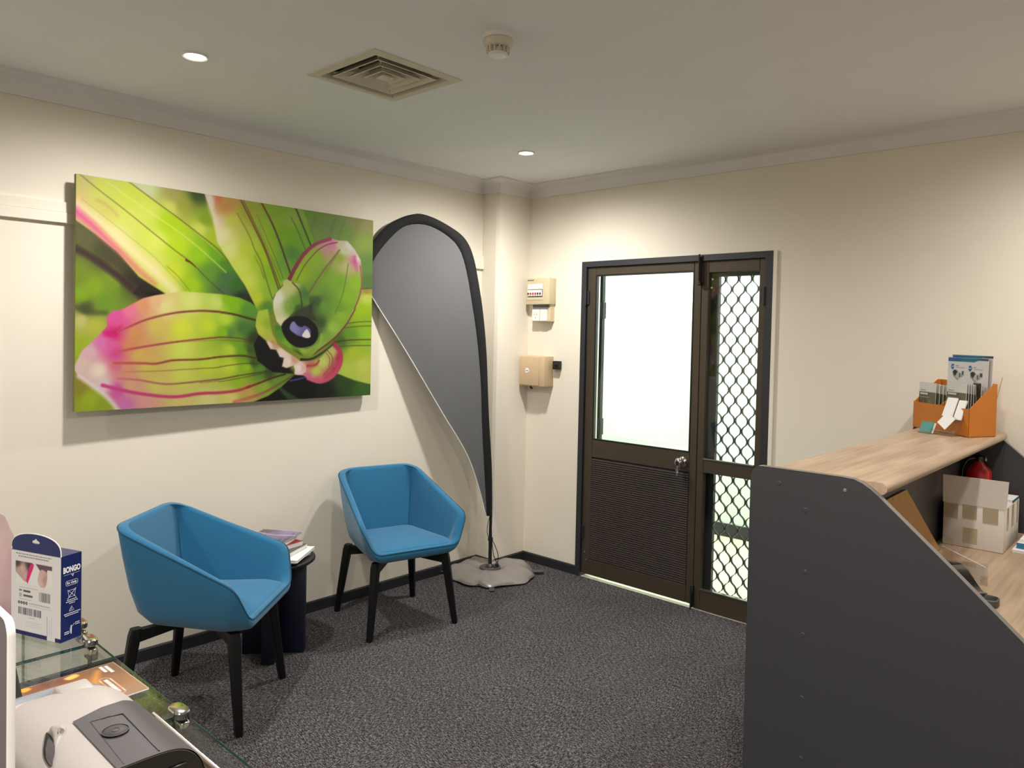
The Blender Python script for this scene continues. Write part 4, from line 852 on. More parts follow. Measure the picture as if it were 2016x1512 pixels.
# ================================================================== RECEPTION COUNTER (right)
PN, PFAR, ZH = -1.812, -.032, 1.217
t = thing('reception_counter', 'graphite reception counter with light oak ledge and desk, right of the door', 'counter', (3.1, (PN+PFAR)/2, 0))
def arc(c, r, a0, a1, n=7): return [(c[0]+r*math.cos(math.radians(a0+(a1-a0)*k/n)), c[1]+r*math.sin(math.radians(a0+(a1-a0)*k/n))) for k in range(n+1)]
outl = [(2.688, 0)]+arc((2.716, 1.191), .030, 180, 90)+[(2.955, 1.222), (2.990, 1.220), (3.012, 1.212), (3.034, 1.199), (3.056, 1.182), (3.259, 1.004), (3.404, .873), (3.505, .783)]+[(3.56, .72), (3.57, .70), (3.57, 0)]
for y0, lb in ((PN, None), (PFAR-.028, None)):
    pnl = part(t, 'end_panel', G().prism(outl, 'y', y0, y0+.028), 'panel', 30)
    vs = []; fs = []; e = outl[:]
    for k, (x, z) in enumerate(e):
        a = Vector(e[max(k-1, 0)]); b = Vector(e[min(k+1, len(e)-1)]); tn = (b-a).normalized(); nx_, nz_ = -tn.y, tn.x
        vs += [(x+nx_*.0012, y0+.0005, z+nz_*.0012), (x+nx_*.0012, y0+.0275, z+nz_*.0012)]
    for k in range(len(e)-1): fs.append((2*k, 2*k+2, 2*k+3, 2*k+1))
    sub(pnl, 'edge_band', G().add(vs, fs), 'pedge', 40, label='paler edge banding')
    if y0 == PN:
        for x, z in ((2.856, 1.111), (2.861, .928), (2.861, .741), (2.863, .553), (2.866, .372), (2.775, 1.178)):
            sub(pnl, 'cover_cap', G().lathe([(.0, -.0012), (.006, -.0012), (.0072, 0)], (x, PN, z), 20, 'y', False, False), 'panel', 40)
        sub(pnl, 'cover_cap', G().lathe([(.0, -.0016), (.004, -.0016), (.0055, 0)], (2.967, PN, 1.186), 20, 'y', False, False), 'steel', 40)
ya, yb = PN+.028, PFAR-.028
sec = [(2.742, ZH-.034), (2.742, ZH)]+arc((3.054, ZH-.017), .017, 90, -90, 10)
part(t, 'upper_ledge', G().prism(sec, 'y', ya, yb), 'oak', 50, label='light oak ledge with rounded edge')
part(t, 'front_panel', G().box(2.775, 2.80, ya, yb, .0, ZH-.034), 'panel', None)
part(t, 'inner_panel', G().box(2.884, 2.906, ya, yb, .0, ZH-.034), 'panel', None)
ZD = .780
sec = [(2.906, ZD-.030), (2.906, ZD)]+arc((3.53, ZD-.015), .015, 90, -90, 8)
part(t, 'desktop', G().prism(sec, 'y', ya, yb), 'oak', 50, label='light oak work surface')

# ---- organiser on the ledge
OA, OB, OD, OE = Vector((2.712, -.162)), Vector((2.991, -.413)), Vector((3.063, -.274)), Vector((2.796, -.045))
def op(u, v, z): a = OA.lerp(OB, u); b = OE.lerp(OD, u); c = a.lerp(b, v); return (c.x, c.y, z)
def osheet(g, p, th=.004):
    """slab through 4 points"""
    P_ = [Vector(x) for x in p]; n_ = (P_[1]-P_[0]).cross(P_[3]-P_[0]).normalized()*th
    g.add(P_+[x+n_ for x in P_], [(0, 1, 2, 3), (7, 6, 5, 4), (0, 4, 5, 1), (1, 5, 6, 2), (2, 6, 7, 3), (3, 7, 4, 0)]); return g
zf0, zf1, zb1 = ZH+.001, 1.336, 1.441
t = thing('literature_holder', 'burnt orange cardboard literature holder full of leaflets on the oak ledge', 'leaflet holder', (2.88, -.22, ZH))
part(t, 'front_panel', osheet(G(), [op(0, 0, zf0), op(1, 0, zf0), op(1, 0, zf1), op(0, 0, zf1)], -.004), 'orange', None)
part(t, 'back_panel', osheet(G(), [op(0, 1, zf0), op(1, 1, zf0), op(1, 1, zb1), op(0, 1, zb1)], .004), 'orange', None)
for u in (0, 1):
    sec = [op(u, 0, zf0), op(u, 1, zf0), op(u, 1, zb1), op(u, .86, zb1), op(u, 0, zf1)]
    n_ = (OB-OA).normalized()*(.004 if u == 0 else -.004); vs = sec+[(x+n_.x, y+n_.y, z) for x, y, z in sec]
    part(t, 'side_panel', G().add(vs, [(0, 1, 2, 3, 4), (9, 8, 7, 6, 5)]+[(i, (i+1) % 5, 5+(i+1) % 5, 5+i) for i in range(5)]), 'orange', None)
part(t, 'divider', osheet(G(), [op(.46, .03, zf0), op(.46, .97, zf0), op(.46, .97, zb1-.02), op(.46, .03, zf1-.005)], .004), 'orange', None)
part(t, 'divider', osheet(G(), [op(.01, .60, zf0), op(.99, .60, zf0), op(.99, .60, zb1-.06), op(.01, .60, zb1-.06)], .003), 'orange', None)
part(t, 'base', osheet(G(), [op(0, 0, zf0), op(1, 0, zf0), op(1, 1, zf0), op(0, 1, zf0)], .003), 'orange', None)
od = (OB-OA).normalized(); on = Vector((-od.y, od.x))       # along the front / towards the back
def leaflet(name, label, s, v, w_, ztop, lean, grp, paint, cat='leaflet', zb=ZH+.006, tw=0, nx=60, ny=80, m='print', z_roll=0):
    a = Vector(op(0, v, 0)[:2])+od*s*(OB-OA).length; zv = Vector((on.x*lean, on.y*lean, 1)).normalized()
    xv = Vector((od.x, od.y, 0)); 
    if tw: xv = Matrix.Rotation(tw, 3, 'Z') @ xv
    h_ = (ztop-zb)/zv.z; o = Vector((a.x, a.y, zb))
    if z_roll: R_ = Matrix.Rotation(z_roll, 3, xv.cross(zv)); xv, zv = R_ @ xv, R_ @ zv
    r = thing(name, label, cat, o[:], 0, grp)
    part(r, 'pages', G().plate(o-xv.cross(zv)*.0016, xv, zv, w_, h_, .0015), 'paper', None)
    sheet_obj(r, 'cover_print', sheet((o+xv.cross(zv)*.0002)[:], xv, zv, w_, h_, nx, ny, paint), m)
    return r
def flyer(P):
    P.rect(0, 0, 300, 400, (224, 222, 220)); P.rect(0, 0, 300, 20, [((10, 5), (40, 96, 150)), ((150, 10), (36, 120, 150)), ((250, 8), (60, 70, 80))])
    P.fill([(150, 24), (190, 12), (260, 10), (260, 26)], (224, 222, 220), 1, False)
    for x, y in ((32, 42), (146, 46)):
        P.fill([(x+11*math.cos(k/8*PI), y+13*math.sin(k/8*PI)) for k in range(16)], (36, 92, 150), .8)
        P.rect(x-8, y-1.5, x+8, y+1.5, (190, 210, 230)); P.rect(x+20, y-6, x+40, y-4, (150, 150, 152)); P.rect(x+20, y+2, x+78, y+5, (176, 176, 178))
        P.fill([(x+2, y+24), (x+14, y+14), (x+34, y+20), (x+26, y+38), (x+12, y+40)], (48, 50, 52), 1.5)
        P.fill([(x+26, y+38), (x+36, y+22), (x+52, y+26), (x+54, y+50), (x+40, y+56)], (188, 188, 186), 1.5)
        P.fill([(x+44, y+30), (x+54, y+28), (x+56, y+44), (x+46, y+46)], (110, 110, 110), 1.2)
        P.rect(x+60, y+18, x+76, y+34, (78, 76, 76)); P.rect(x+62, y+34, x+65, y+46, (60, 58, 58)); P.rect(x+68, y+36, x+78, y+40, (150, 148, 146))
        P.fill([(x+10, y+36), (x+40, y+56), (x+34, y+60), (x+6, y+40)], (150, 148, 144), 1.5)
        P.lines(x+4, y+72, 84, 3, 4, (176, 176, 176), 2.2, .2); P.lines(x+4, y+94, 60, 4, 5, (172, 172, 172), 2.2, .4)
LF = 'leaflets in the orange holder'
leaflet('flyer', 'front tall white flyer with blue top band and two blue dots, in orange holder', .227, .74, .256, 1.548, .02, LF, flyer)
leaflet('flyer', 'second tall flyer with blue band, peeping up just behind the front one', .262, .82, .256, 1.560, .02, LF, flyer)
def green(P):
    P.rect(0, 0, 300, 400, [((50, 60), (92, 92, 70)), ((20, 118), (160, 110, 104)), ((80, 110), (140, 136, 104)), ((110, 80), (104, 104, 84)), ((40, 90), (86, 84, 62))])
    P.rect(0, 0, 300, 42, (216, 214, 210)); P.rect(8, 34, 46, 38, (96, 96, 98)); P.rect(8, 47, 62, 55, (206, 206, 196)); P.rect(8, 66, 74, 69, (160, 160, 146))
    for i in range(14):
        x, y = random.uniform(5, 120), random.uniform(76, 130); P.stroke([(x, y), (x+random.uniform(-10, 14), y+random.uniform(8, 40))], 4, 3, random.choice([(176, 168, 138), (70, 72, 50), (150, 110, 104), (120, 124, 84)]), soft=2, alpha=.8)
names = ['front', 'second', 'third', 'rearmost']
for k in range(4):
    leaflet('brochure', 'slim grey and green brochure, %s of the left-hand bunch in the orange holder' % names[k], -.150+.028*k+.15, .16+.08*k, .118, 1.428-.003*k, .03, LF, green, 'brochure')
for k in range(5):
    leaflet('brochure', 'slim grey and green brochure, %s of the right-hand fan in the orange holder' % ['front', 'second', 'third', 'fourth', 'rearmost'][k], .530+.006*k, .12+.09*k, .124, 1.442-.004*k, .03, LF, green, 'brochure', z_roll=.02*k)
def bent(P):
    P.rect(0, 0, 300, 400, [((50, 100), (150, 140, 108)), ((20, 160), (120, 110, 84))]); P.rect(0, 0, 300, 40, (204, 204, 200)); P.rect(8, 26, 30, 30, (110, 110, 110)); P.rect(70, 26, 96, 30, (120, 120, 120))
leaflet('brochure', 'single grey brochure slumped sideways in the middle of the orange holder', .250, .50, .112, 1.418, .10, LF, bent, 'brochure', z_roll=.05)
def darkc(P): P.rect(0, 0, 300, 400, [((20, 20), (60, 62, 50)), ((60, 120), (90, 80, 60))])
leaflet('brochure', 'dark green booklet at the right end of the orange holder, behind the fan', .79, .50, .05, 1.445, .02, LF, darkc, 'brochure', nx=14, ny=40)
a = op(.97, .80, 1.40); b = (a[0]+.03, a[1]+.0, 1.47)
single('stick', 'thin pale stick poking up from right end of the orange holder', 'stick', G().tube([op(.93, .85, ZH+.008), (3.075, -.245, 1.470)], .0016, 6), 'kraft')

# ---- clear card holders in front of it
def holder(name, label, o, w_, h_, dep, ang):
    """L-shaped acrylic card holder: base, leaning back, little front lip"""
    t = thing(name, label, 'card holder', o, ang)
    part(t, 'base', G().box(0, w_, 0, dep, .0, .003), 'acryl', None, True)
    lean = .42
    g = G().add([(0, dep*.45, .003), (w_, dep*.45, .003), (w_, dep*.45+h_*lean, h_), (0, dep*.45+h_*lean, h_)], [(0, 1, 2, 3)])
    g.add([(0, dep*.45+.003, .003), (w_, dep*.45+.003, .003), (w_, dep*.45+h_*lean+.003, h_), (0, dep*.45+h_*lean+.003, h_)], [(3, 2, 1, 0)])
    part(t, 'back_plate', g, 'acryl', None, True, recalc=False)
    part(t, 'front_lip', G().box(0, w_, -.002, .0, .0, .022), 'acryl', None, True)
    for x in (0, w_-.002): part(t, 'side_plate', G().prism([(0, .003), (dep*.45, .003), (dep*.45+.05*lean, .05), (0, .022)], 'x', x, x+.002), 'acryl', None, True)
    return t
ha = math.atan2(od.y, od.x)+.25
def cards(name, label, o, ang, dx, dy, dz, w_, h_, th, m, roll=0, lean=.42):
    mx_ = Matrix.Translation(o) @ Matrix.Rotation(ang, 4, 'Z') @ Matrix.Translation((dx, dy, dz)) @ Matrix.Rotation(-math.atan(lean), 4, 'X') @ Matrix.Rotation(roll, 4, 'Y')
    g = G().box(0, w_, 0, th, 0, h_); g.xf(mx_)
    return single(name, label, 'cards', g, m, None, None)
o1 = (2.788, -.385, ZH+.0005)
holder('card_holder', 'small clear acrylic card holder with teal cards on the oak ledge', o1, .066, .040, .04, ha)
cards('business_cards', 'teal business cards in the small clear holder', o1, ha, .004, .004, .004, .058, .050, .004, 'teal')
cards('business_cards', 'white business cards behind the teal ones in small holder', o1, ha, .012, .010, .004, .056, .046, .004, 'paper')
o2 = (2.852, -.402, ZH+.0005)
holder('card_holder', 'tall clear acrylic tiered card holder before the orange holder', o2, .095, .150, .05, ha)
cards('appointment_cards', 'upright stack of white appointment cards, upper tier of the tall clear holder', o2, ha, .004, .045, .080, .048, .085, .006, 'paper')
cards('appointment_cards', 'white cards at the right of the tall clear holder', o2, ha, .056, .048, .070, .036, .088, .007, 'paper')
cards('appointment_cards', 'loose white card turned on its corner, lower tier of the tall clear holder', o2, ha, .004, .020, .052, .056, .060, .002, 'paper', .55)

# ---- things on the desk behind the end panel
t = thing('carton', 'white cardboard carton with tan tape patches and one flap raised, on the desk', 'box', (3.036, -.35, ZD))
part(t, 'box_body', G().box(2.929, 3.144, -.515, -.190, ZD+.0005, .957, .004, 2), 'card', 40)
part(t, 'flap', osheet(G(), [(2.927, -.516, .955), (3.150, -.516, .955), (3.156, -.520, 1.068), (2.925, -.520, 1.068)], -.004), 'card', None, label='raised top flap')
for x0, x1, z0, z1 in ((2.934, 2.983, .893, .951), (3.000, 3.050, .900, .954), (3.071, 3.124, .891, .955), (3.003, 3.054, .798, .862)):
    part(t, 'tape_patch', G().box(x0, x1, -.5158, -.5150, z0, z1), 'tape', None)
for y0, y1 in ((-.46, -.42), (-.36, -.31), (-.25, -.215)):
    part(t, 'tape_patch', G().box(3.144, 3.1448, y0, y1, .86, .952), 'tape', None)
t = thing('notepad', 'small white pad with blue edge lying on top of the carton', 'notepad', (3.122, -.27, .957))
part(t, 'pages', G().box(3.092, 3.142, -.34, -.21, .9575, .968), 'paper', None); part(t, 'cover', G().box(3.090, 3.1435, -.342, -.208, .968, .969), 'paper', None)
part(t, 'binding', G().box(3.142, 3.1440, -.342, -.208, .9575, .968), 'bluec', None)
ex, ey = 2.978, -.122
t = thing('fire_extinguisher', 'red fire extinguisher with black valve behind the white carton', 'fire extinguisher', (ex, ey, ZD))
part(t, 'cylinder', G().lathe([(.0, ZD+.0005), (.040, ZD+.0005), (.048, ZD+.008), (.050, ZD+.02), (.050, 1.030), (.047, 1.046), (.038, 1.060), (.024, 1.072), (.017, 1.080), (.016, 1.092), (.0, 1.092)], (ex, ey, 0), 32, 'z', False, False), 'red', 50)
part(t, 'valve', G().lathe([(.018, 1.086), (.020, 1.090), (.020, 1.106), (.014, 1.112), (.0, 1.112)], (ex, ey, 0), 20, 'z', True, False), 'gloss', 40)
part(t, 'lever', G().box(ex-.046, ex+.012, ey-.008, ey+.008, 1.108, 1.118, .002, 1), 'gloss', 40)
part(t, 'carry_handle', G().box(ex-.044, ex+.004, ey-.007, ey+.007, 1.090, 1.097, .002, 1), 'gloss', 40)
part(t, 'gauge', G().lathe([(.0, .022), (.011, .022), (.012, .018), (.006, .010)], (ex+.008, ey, 1.098), 18, 'x', False, False), 'steel', 40)
part(t, 'hose', G().tube(catmull([(ex-.015, ey-.012, 1.10), (ex-.045, ey-.02, 1.085), (ex-.062, ey-.015, 1.03), (ex-.060, ey-.01, .95)], 6, False).tolist(), .007, 8), 'gloss', 50)
g = G().add([(2.9105, -1.262, .782), (2.945, -.633, .782), (2.9105, -.9965, 1.0677), (2.9105, -1.160, 1.066), (2.9105, -1.164, 1.045), (2.9105, -1.168, 1.066), (2.9105, -1.250, 1.064)], [tuple(range(7))])
n0 = len(g.v); g.v += [(x+.004, y, z) for x, y, z in g.v[:n0]]; g.f += [tuple(range(2*n0-1, n0-1, -1))]+[(i, (i+1) % n0, n0+(i+1) % n0, n0+i) for i in range(n0)]
single('cardboard_sheet', 'brown cardboard piece leaning against the inside of the counter', 'cardboard', g, 'kraft', None, None)
t = thing('sign_stand', 'empty clear acrylic sign stand lying on the desk before the carton', 'sign stand', (3.07, -.86, ZD))
part(t, 'base_plate', osheet(G(), [(2.99, -.79, ZD+.0008), (3.128, -1.01, ZD+.0008), (3.186, -1.03, ZD+.0008), (3.130, -.72, ZD+.0008)], .003), 'acryl', None)
part(t, 'front_plate', osheet(G(), [(2.985, -.76, ZD+.004), (3.165, -.96, ZD+.004), (3.165, -.955, ZD+.045), (2.985, -.755, ZD+.045)], .003), 'acryl', None)
part(t, 'back_plate', osheet(G(), [(2.984, -.735, ZD+.004), (3.030, -.790, ZD+.004), (3.030, -.785, ZD+.085), (2.984, -.730, ZD+.085)], .003), 'acryl', None)
part(t, 'edge_glint', G().tube([(2.985, -.755, ZD+.046), (3.165, -.955, ZD+.046)], .0016, 6), 'paper', 40)  # white tube paints the bright glint along the clear edge
t = thing('tape_dispenser', 'gloss black desk tape dispenser half hidden by the end panel', 'tape dispenser', (3.13, -1.17, ZD))
prof = [(-.085, .0), (-.085, .055), (-.062, .085), (-.030, .088), (.0, .076), (.035, .048), (.060, .030), (.078, .024), (.085, .008), (.085, 0)]
g = G().prism(prof, 'y', -.026, .026, .004); mx_ = Matrix.Translation((3.135, -1.165, ZD+.0008)) @ Matrix.Rotation(math.radians(-38), 4, 'Z')
part(t, 'body', g.xf(mx_), 'gloss', 40)
part(t, 'tape_roll', G().lathe([(.014, -.010), (.028, -.010), (.028, .010), (.014, .010)], (-.042, 0, .062), 28, 'y', True, True).xf(mx_), 'acryl', 40)
part(t, 'cutter', G().box(.072, .086, -.022, .022, .020, .027).xf(mx_), 'steel', None)
t = thing('pen_tray', 'little dark grey tray beside the tape dispenser', 'tray', (3.212, -1.225, ZD))
part(t, 'tray_wall', G().loft([[(3.212+(.042-i_)*cx_, -1.235+(.034-i_)*sy_, z_) for cx_, sy_ in [(math.copysign(abs(math.cos(a_))**.5, math.cos(a_)), math.copysign(abs(math.sin(a_))**.5, math.sin(a_))) for a_ in [2*PI*k/32+.01 for k in range(32)]]] for i_, z_ in ((0, ZD+.0008), (0, ZD+.022), (.004, ZD+.024), (.006, ZD+.020), (.008, ZD+.006))], True, True, True), 'dgrey', 40)
GP = 'papers stacked on the desk by the carton'
def pap(label, x0, x1, y0, y1, z0, th, m, spine=None):
    t = thing('booklet', label, 'booklet', ((x0+x1)/2, (y0+y1)/2, z0), 0, GP)
    part(t, 'pages', G().box(x0, x1, y0, y1, z0+.0008, z0+th-.001), 'paper', None); part(t, 'cover', G().box(x0-.001, x1+.001, y0-.001, y1+.001, z0+th-.001, z0+th), m, None)
    if spine: part(t, 'spine', G().box(x0-.002, x0-.0005, y0, y1, z0+.0008, z0+th), spine, None).__setitem__('label', 'blue spine') ; part(t, 'front_edge', G().box(x0, x1, y0-.0022, y0-.0010, z0+.0008, z0+th-.002), spine, None)
pap('white booklet at the bottom of the pile right of the carton', 3.165, 3.37, -.455, -.17, ZD, .012, 'paper')
pap('thick booklet with blue spine in the middle of the pile right of the carton', 3.176, 3.38, -.42, -.15, ZD+.0122, .024, 'paper', 'bluec')
pap('white booklet on top of the pile right of the carton', 3.182, 3.37, -.40, -.14, ZD+.0364, .010, 'paper')

# ================================================================== GLASS DISPLAY CASE (front left)
SH = Vector((-.012, .031, 0))
GZ, GY0, GY1 = 1.0, -3.99, -3.535
XS = [1.74, 2.168, 2.554, 3.12]
t = thing('display_case', 'glass display case with chrome corner clips, at the front left', 'display case', (2.43, -3.76, 0))
for k in range(3):
    a, b = XS[k]+.0015, XS[k+1]-.0015
    p_ = part(t, 'top_pane', G().box(a, b, GY0, GY1, GZ-.005, GZ), 'glassg', None)
    for e in (a, b-.0008): sub(p_, 'pane_edge', G().box(e, e+.0008, GY0, GY1, GZ-.0046, GZ-.0004), 'gedge', None)
    sub(p_, 'pane_edge', G().box(a, b, GY1, GY1+.0008, GZ-.0046, GZ-.0004), 'gedge', None)
    p_ = part(t, 'front_pane', G().box(a, b, GY1-.014, GY1-.008, .11, GZ-.006), 'glassg', None)
    for e in (a, b-.0008): sub(p_, 'pane_edge', G().box(e, e+.0008, GY1-.014, GY1-.008, .11, GZ-.006), 'gedge', None)
    part(t, 'back_pane', G().box(a, b, GY0+.008, GY0+.014, .11, GZ-.006), 'glassg', None)
for x in (XS[0], XS[3]-.006): part(t, 'end_pane', G().box(x, x+.006, GY0+.016, GY1-.016, .11, GZ-.006), 'glassg', None)
part(t, 'plinth', G().box(XS[0], XS[3], GY0, GY1-.008, 0, .108), 'panel', None)
for x, y in ((2.066, -3.533), (2.168, -3.548), (2.554, -3.545)):
    st = []
    for off, z_ in ((.002, .0003), (0, .002), (0, .0105), (.0012, .0125), (.004, .0132)):
        r_ = .0125-off; st.append([(x+.009+r_*math.cos(a_), y+r_*math.sin(a_), GZ+z_) for a_ in [-PI/2+PI*k/12 for k in range(13)]]+[(x-.009+r_*math.cos(a_), y+r_*math.sin(a_), GZ+z_) for a_ in [PI/2+PI*k/12 for k in range(13)]])
    c_ = part(t, 'clip', G().loft(st, True, True, True), 'chrome', 22)
    sub(c_, 'clip_jaw', G().box(x-.017, x+.017, y-.004, y+.012, GZ-.030, GZ-.0055, .004, 2), 'chrome', 50)

# ---- navy and white carton
ux = Vector((-.933, -.359, 0)).normalized(); uy = Vector((-ux.y, ux.x, 0)); uy = uy if uy.y > 0 else -uy
bo = Vector((2.131, -3.585, GZ+.0006)); BW, BD, BH = .137, .043, .166
fo = bo+ux*BW                                  # left end of the front face; x runs towards -ux
t = thing('mouthpiece_carton', 'navy and white hang-tab carton standing on the glass display case', 'carton', (bo+ux*BW/2+uy*BD/2)[:])
def vbox(o, a, b, c, w_, d_, h_): return G().add([o+a*(w_*i)+b*(d_*j)+c*(h_*k) for k in (0, 1) for j in (0, 1) for i in (0, 1)], [(0, 2, 3, 1), (4, 5, 7, 6), (0, 1, 5, 4), (2, 6, 7, 3), (0, 4, 6, 2), (1, 3, 7, 5)])
Zv = Vector((0, 0, 1))
part(t, 'box_body', vbox(bo, ux, uy, Zv, BW, BD, BH), 'navyp', None)
# hang tab: rounded with a hole; flat outline on the front plane
def tab_pt(x, z, y): return fo-ux*x+Zv*z+uy*y
oc_ = [(.0, BH-.0005)]+[(BW/2-BW/2*math.cos(PI*k/18)*1.0, BH+.036*math.sin(PI*k/18)**.62) for k in range(1, 18)]+[(BW, BH-.0005)]
hole = [(BW/2-.011, BH+.018), (BW/2-.010, BH+.022), (BW/2-.004, BH+.024), (BW/2, BH+.028), (BW/2+.004, BH+.024), (BW/2+.010, BH+.022), (BW/2+.011, BH+.018), (BW/2, BH+.0165)]
def ringmesh(outer_, inner_, y0, y1):
    n_ = 48
    def res(c):
        c = np.array(c+[c[0]]); d = np.r_[0, np.cumsum(np.linalg.norm(np.diff(c, axis=0), axis=1))]; 
        cen = np.array((BW/2, BH+.021)); pts_ = []
        dd = np.linspace(0, d[-1], 721)[:-1]; P_ = np.stack([np.interp(dd, d, c[:, k]) for k in (0, 1)], 1); an = np.arctan2(P_[:, 1]-cen[1], P_[:, 0]-cen[0])
        for k in range(n_):
            a_ = -PI+2*PI*(k+.5)/n_; i_ = np.argmin(np.abs(np.angle(np.exp(1j*(an-a_))))); pts_.append(P_[i_])
        return pts_
    A_, B_ = res(outer_), res(inner_); R_ = []
    for y_, C_ in ((y0, A_), (y0, B_), (y1, B_), (y1, A_), (y0, A_)): R_.append([tab_pt(p_[0], p_[1], y_) for p_ in C_])
    return G().loft(R_, True)
part(t, 'hang_tab', ringmesh(oc_, hole, -.0012, .0), 'navyp', None)
part(t, 'tab_rim', G().tube([tab_pt(x, z, -.0004) for x, z in oc_], .0011, 6), 'paper', 50, label='white card edge of the hang tab')
def front(P):
    P.rect(0, 0, 150, 200, (214, 210, 208)); P.rect(0, 0, 150, 1.5, (22, 36, 92)); P.rect(0, 158, 100, 170, (26, 36, 84)); P.rect(122, 158, 150, 170, (26, 36, 84)); P.rect(102, 120, 119, 166, (214, 210, 208))
    for y_, x0, x1 in ((6, 13, 112), (11, 20, 104)):
        x_ = x0
        while x_ < x1: wd = random.uniform(2, 7); P.rect(x_, y_, min(x_+wd, x1), y_+2, (120, 118, 124), .4); x_ += wd+1.2
    P.rect(12, 21, 114, 66, (206, 202, 202)); P.rect(12.6, 21.6, 113.4, 65.4, (218, 214, 212))
    P.fill([(12, 22), (60, 22), (62, 30), (46, 62), (36, 60), (12, 44)], [((18, 26), (70, 52, 56)), ((30, 36), (196, 164, 154)), ((40, 48), (190, 156, 146)), ((52, 28), (60, 36, 48)), ((22, 40), (184, 152, 144))], .8, False)
    P.fill([(46, 64), (64, 24), (54, 24), (46, 40), (42, 58)], (206, 22, 100), .8, False)
    P.fill([(68, 22), (113, 22), (113, 30), (100, 30), (98, 44), (92, 40), (80, 34)], (96, 70, 78), .8, False)
    P.fill([(80, 34), (92, 32), (100, 40), (96, 62), (84, 66), (74, 56)], [((84, 44), (200, 168, 158)), ((94, 50), (176, 140, 132)), ((80, 58), (204, 176, 166))], 1.2)
    P.rect(22, 72, 74, 73, (160, 158, 164))
    P.rect(22, 77, 30, 80, (100, 98, 104)); P.rect(34, 77, 54, 81, (80, 78, 84)); P.rect(22, 84, 30, 92, (170, 168, 172)); P.rect(34, 86, 60, 90, (90, 88, 94)); P.rect(22, 95, 58, 96, (150, 148, 152))
    for x0, x1, y0, y1 in ((78, 108, 76, 94), (20, 84, 112, 126)):
        x_ = x0
        while x_ < x1: wd = random.choice((.6, .6, 1.2, 1.8)); P.rect(x_, y0, min(x_+wd, x1), y1, (74, 72, 80), .3); x_ += wd+random.choice((.6, .7, 1.3))
    for k in range(4):
        cx_ = 22+k*7; P.fill([(cx_+3*math.cos(a_), 103+3*math.sin(a_)) for a_ in [2*PI*i/10 for i in range(10)]], (36, 34, 40), .4); P.rect(cx_-1, 102, cx_+1, 104, (200, 198, 198), .3)
    P.rect(50, 101, 108, 103, (166, 164, 168)); P.rect(50, 106, 112, 107, (176, 174, 178)); P.rect(48, 130, 66, 131, (150, 148, 152)); P.lines(40, 138, 50, 3, 4, (192, 190, 192), 1.5, .5)
    P.rect(100, 120, 101, 160, (120, 118, 124)); P.rect(112, 120, 112.6, 160, (150, 148, 152)); P.rect(106, 126, 107, 156, (170, 168, 172))
sheet_obj(t, 'front_print', sheet((fo-uy*.0007)[:], -ux, Zv, BW, BH, 150, 180, front), 'gloss_print')
so = bo-ux*.0006                                # the right-hand side face, x runs along uy
def side_txt(s, size, y, z, bold=0, m='inkw', nm='lettering', tall=1.0): part(t, nm, text_geo(s, size, so+uy*(BD/2+y)+Zv*z, uy, Zv, .0004, 'CENTER', bold, tall), m, None)
side_txt('BONGO', .0098, 0, .1375, .0005, tall=1.55)
side_txt('Rx Only', .0062, 0, .1115, .0002)
def ln(pts_, r_=.00035, nm='symbol'): part(t, nm, G().tube([so-ux*.0005+uy*a_+Zv*b_ for a_, b_ in pts_], r_, 5), 'inkw', 50)
c_ = BD/2
ln([(c_-.017, .1285), (c_+.017, .1288)], .0002, 'underline'); ln([(c_-.001, .128), (c_+.002, .1235), (c_+.003, .128)], .0007)
ln([(c_-.011, .107), (c_+.011, .107), (c_+.0125, .109), (c_+.0125, .114), (c_+.011, .116), (c_-.011, .116), (c_-.0125, .114), (c_-.0125, .109), (c_-.011, .107)], .0003)
ln([(c_-.008, .097), (c_+.008, .097), (c_+.006, .084), (c_-.006, .084), (c_-.008, .097)]); ln([(c_-.009, .099), (c_+.009, .081)]); ln([(c_+.009, .099), (c_-.009, .081)])
ln([(c_-.005, .057), (c_+.005, .057), (c_, .066), (c_-.005, .057)]); ln([(c_, .0585), (c_, .063)])
for z_, w_ in ((.078, .020), (.0745, .024), (.071, .010), (.052, .032), (.0485, .028), (.030, .008), (.0265, .009)):
    x_ = c_-w_/2 if z_ > .04 else c_+.008
    while x_ < (c_+w_/2 if z_ > .04 else c_+.017): d_ = random.uniform(.0015, .004); part(t, 'small_print', G().plate(so-ux*.0003+uy*x_+Zv*z_, uy, Zv, d_, .0014, .0002), 'inkw', None); x_ += d_+.0008
for z_ in (.017, .0135):
    part(t, 'small_print', G().plate(so-ux*.0003+uy*(c_-.015)+Zv*z_, uy, Zv, .009, .0014, .0002), 'inkw', None)
ln([(c_-.001, .012), (c_-.0005, .028)], .0010, 'thermometer_symbol'); ln([(c_-.006, .014), (c_-.003, .018), (c_-.003, .024)], .0003); ln([(c_+.002, .026), (c_+.006, .030)], .0003)

# ---- mauve foil pouch behind it
px0, px1, pyc = 1.71, 1.943, -3.615
t = thing('foil_pouch', 'crinkled mauve plastic pouch standing behind the navy carton', 'pouch', ((px0+px1)/2, pyc, GZ))
rings = []; NX = 30
for z_, hw, dp in ((GZ+.0008, .100, .030), (GZ+.012, .108, .036), (GZ+.05, .115, .034), (GZ+.09, .117, .027), (GZ+.13, .117, .018), (GZ+.155, .116, .009), (GZ+.175, .112, .004), (GZ+.19, .092, .0022), (GZ+.204, .070, .0015)):
    rr = []; cxp = (px0+px1)/2-(0 if z_ < GZ+.16 else (.114-hw)*.55)
    for k in range(NX*2):
        a_ = 2*PI*k/(NX*2); wv = 1+.14*math.sin(5*a_+z_*90)+.10*math.sin(11*a_-z_*60)
        rr.append((cxp+hw*math.copysign(abs(math.cos(a_))**.7, math.cos(a_)), pyc+dp*math.sin(a_)*wv, z_))
    rings.append(rr)
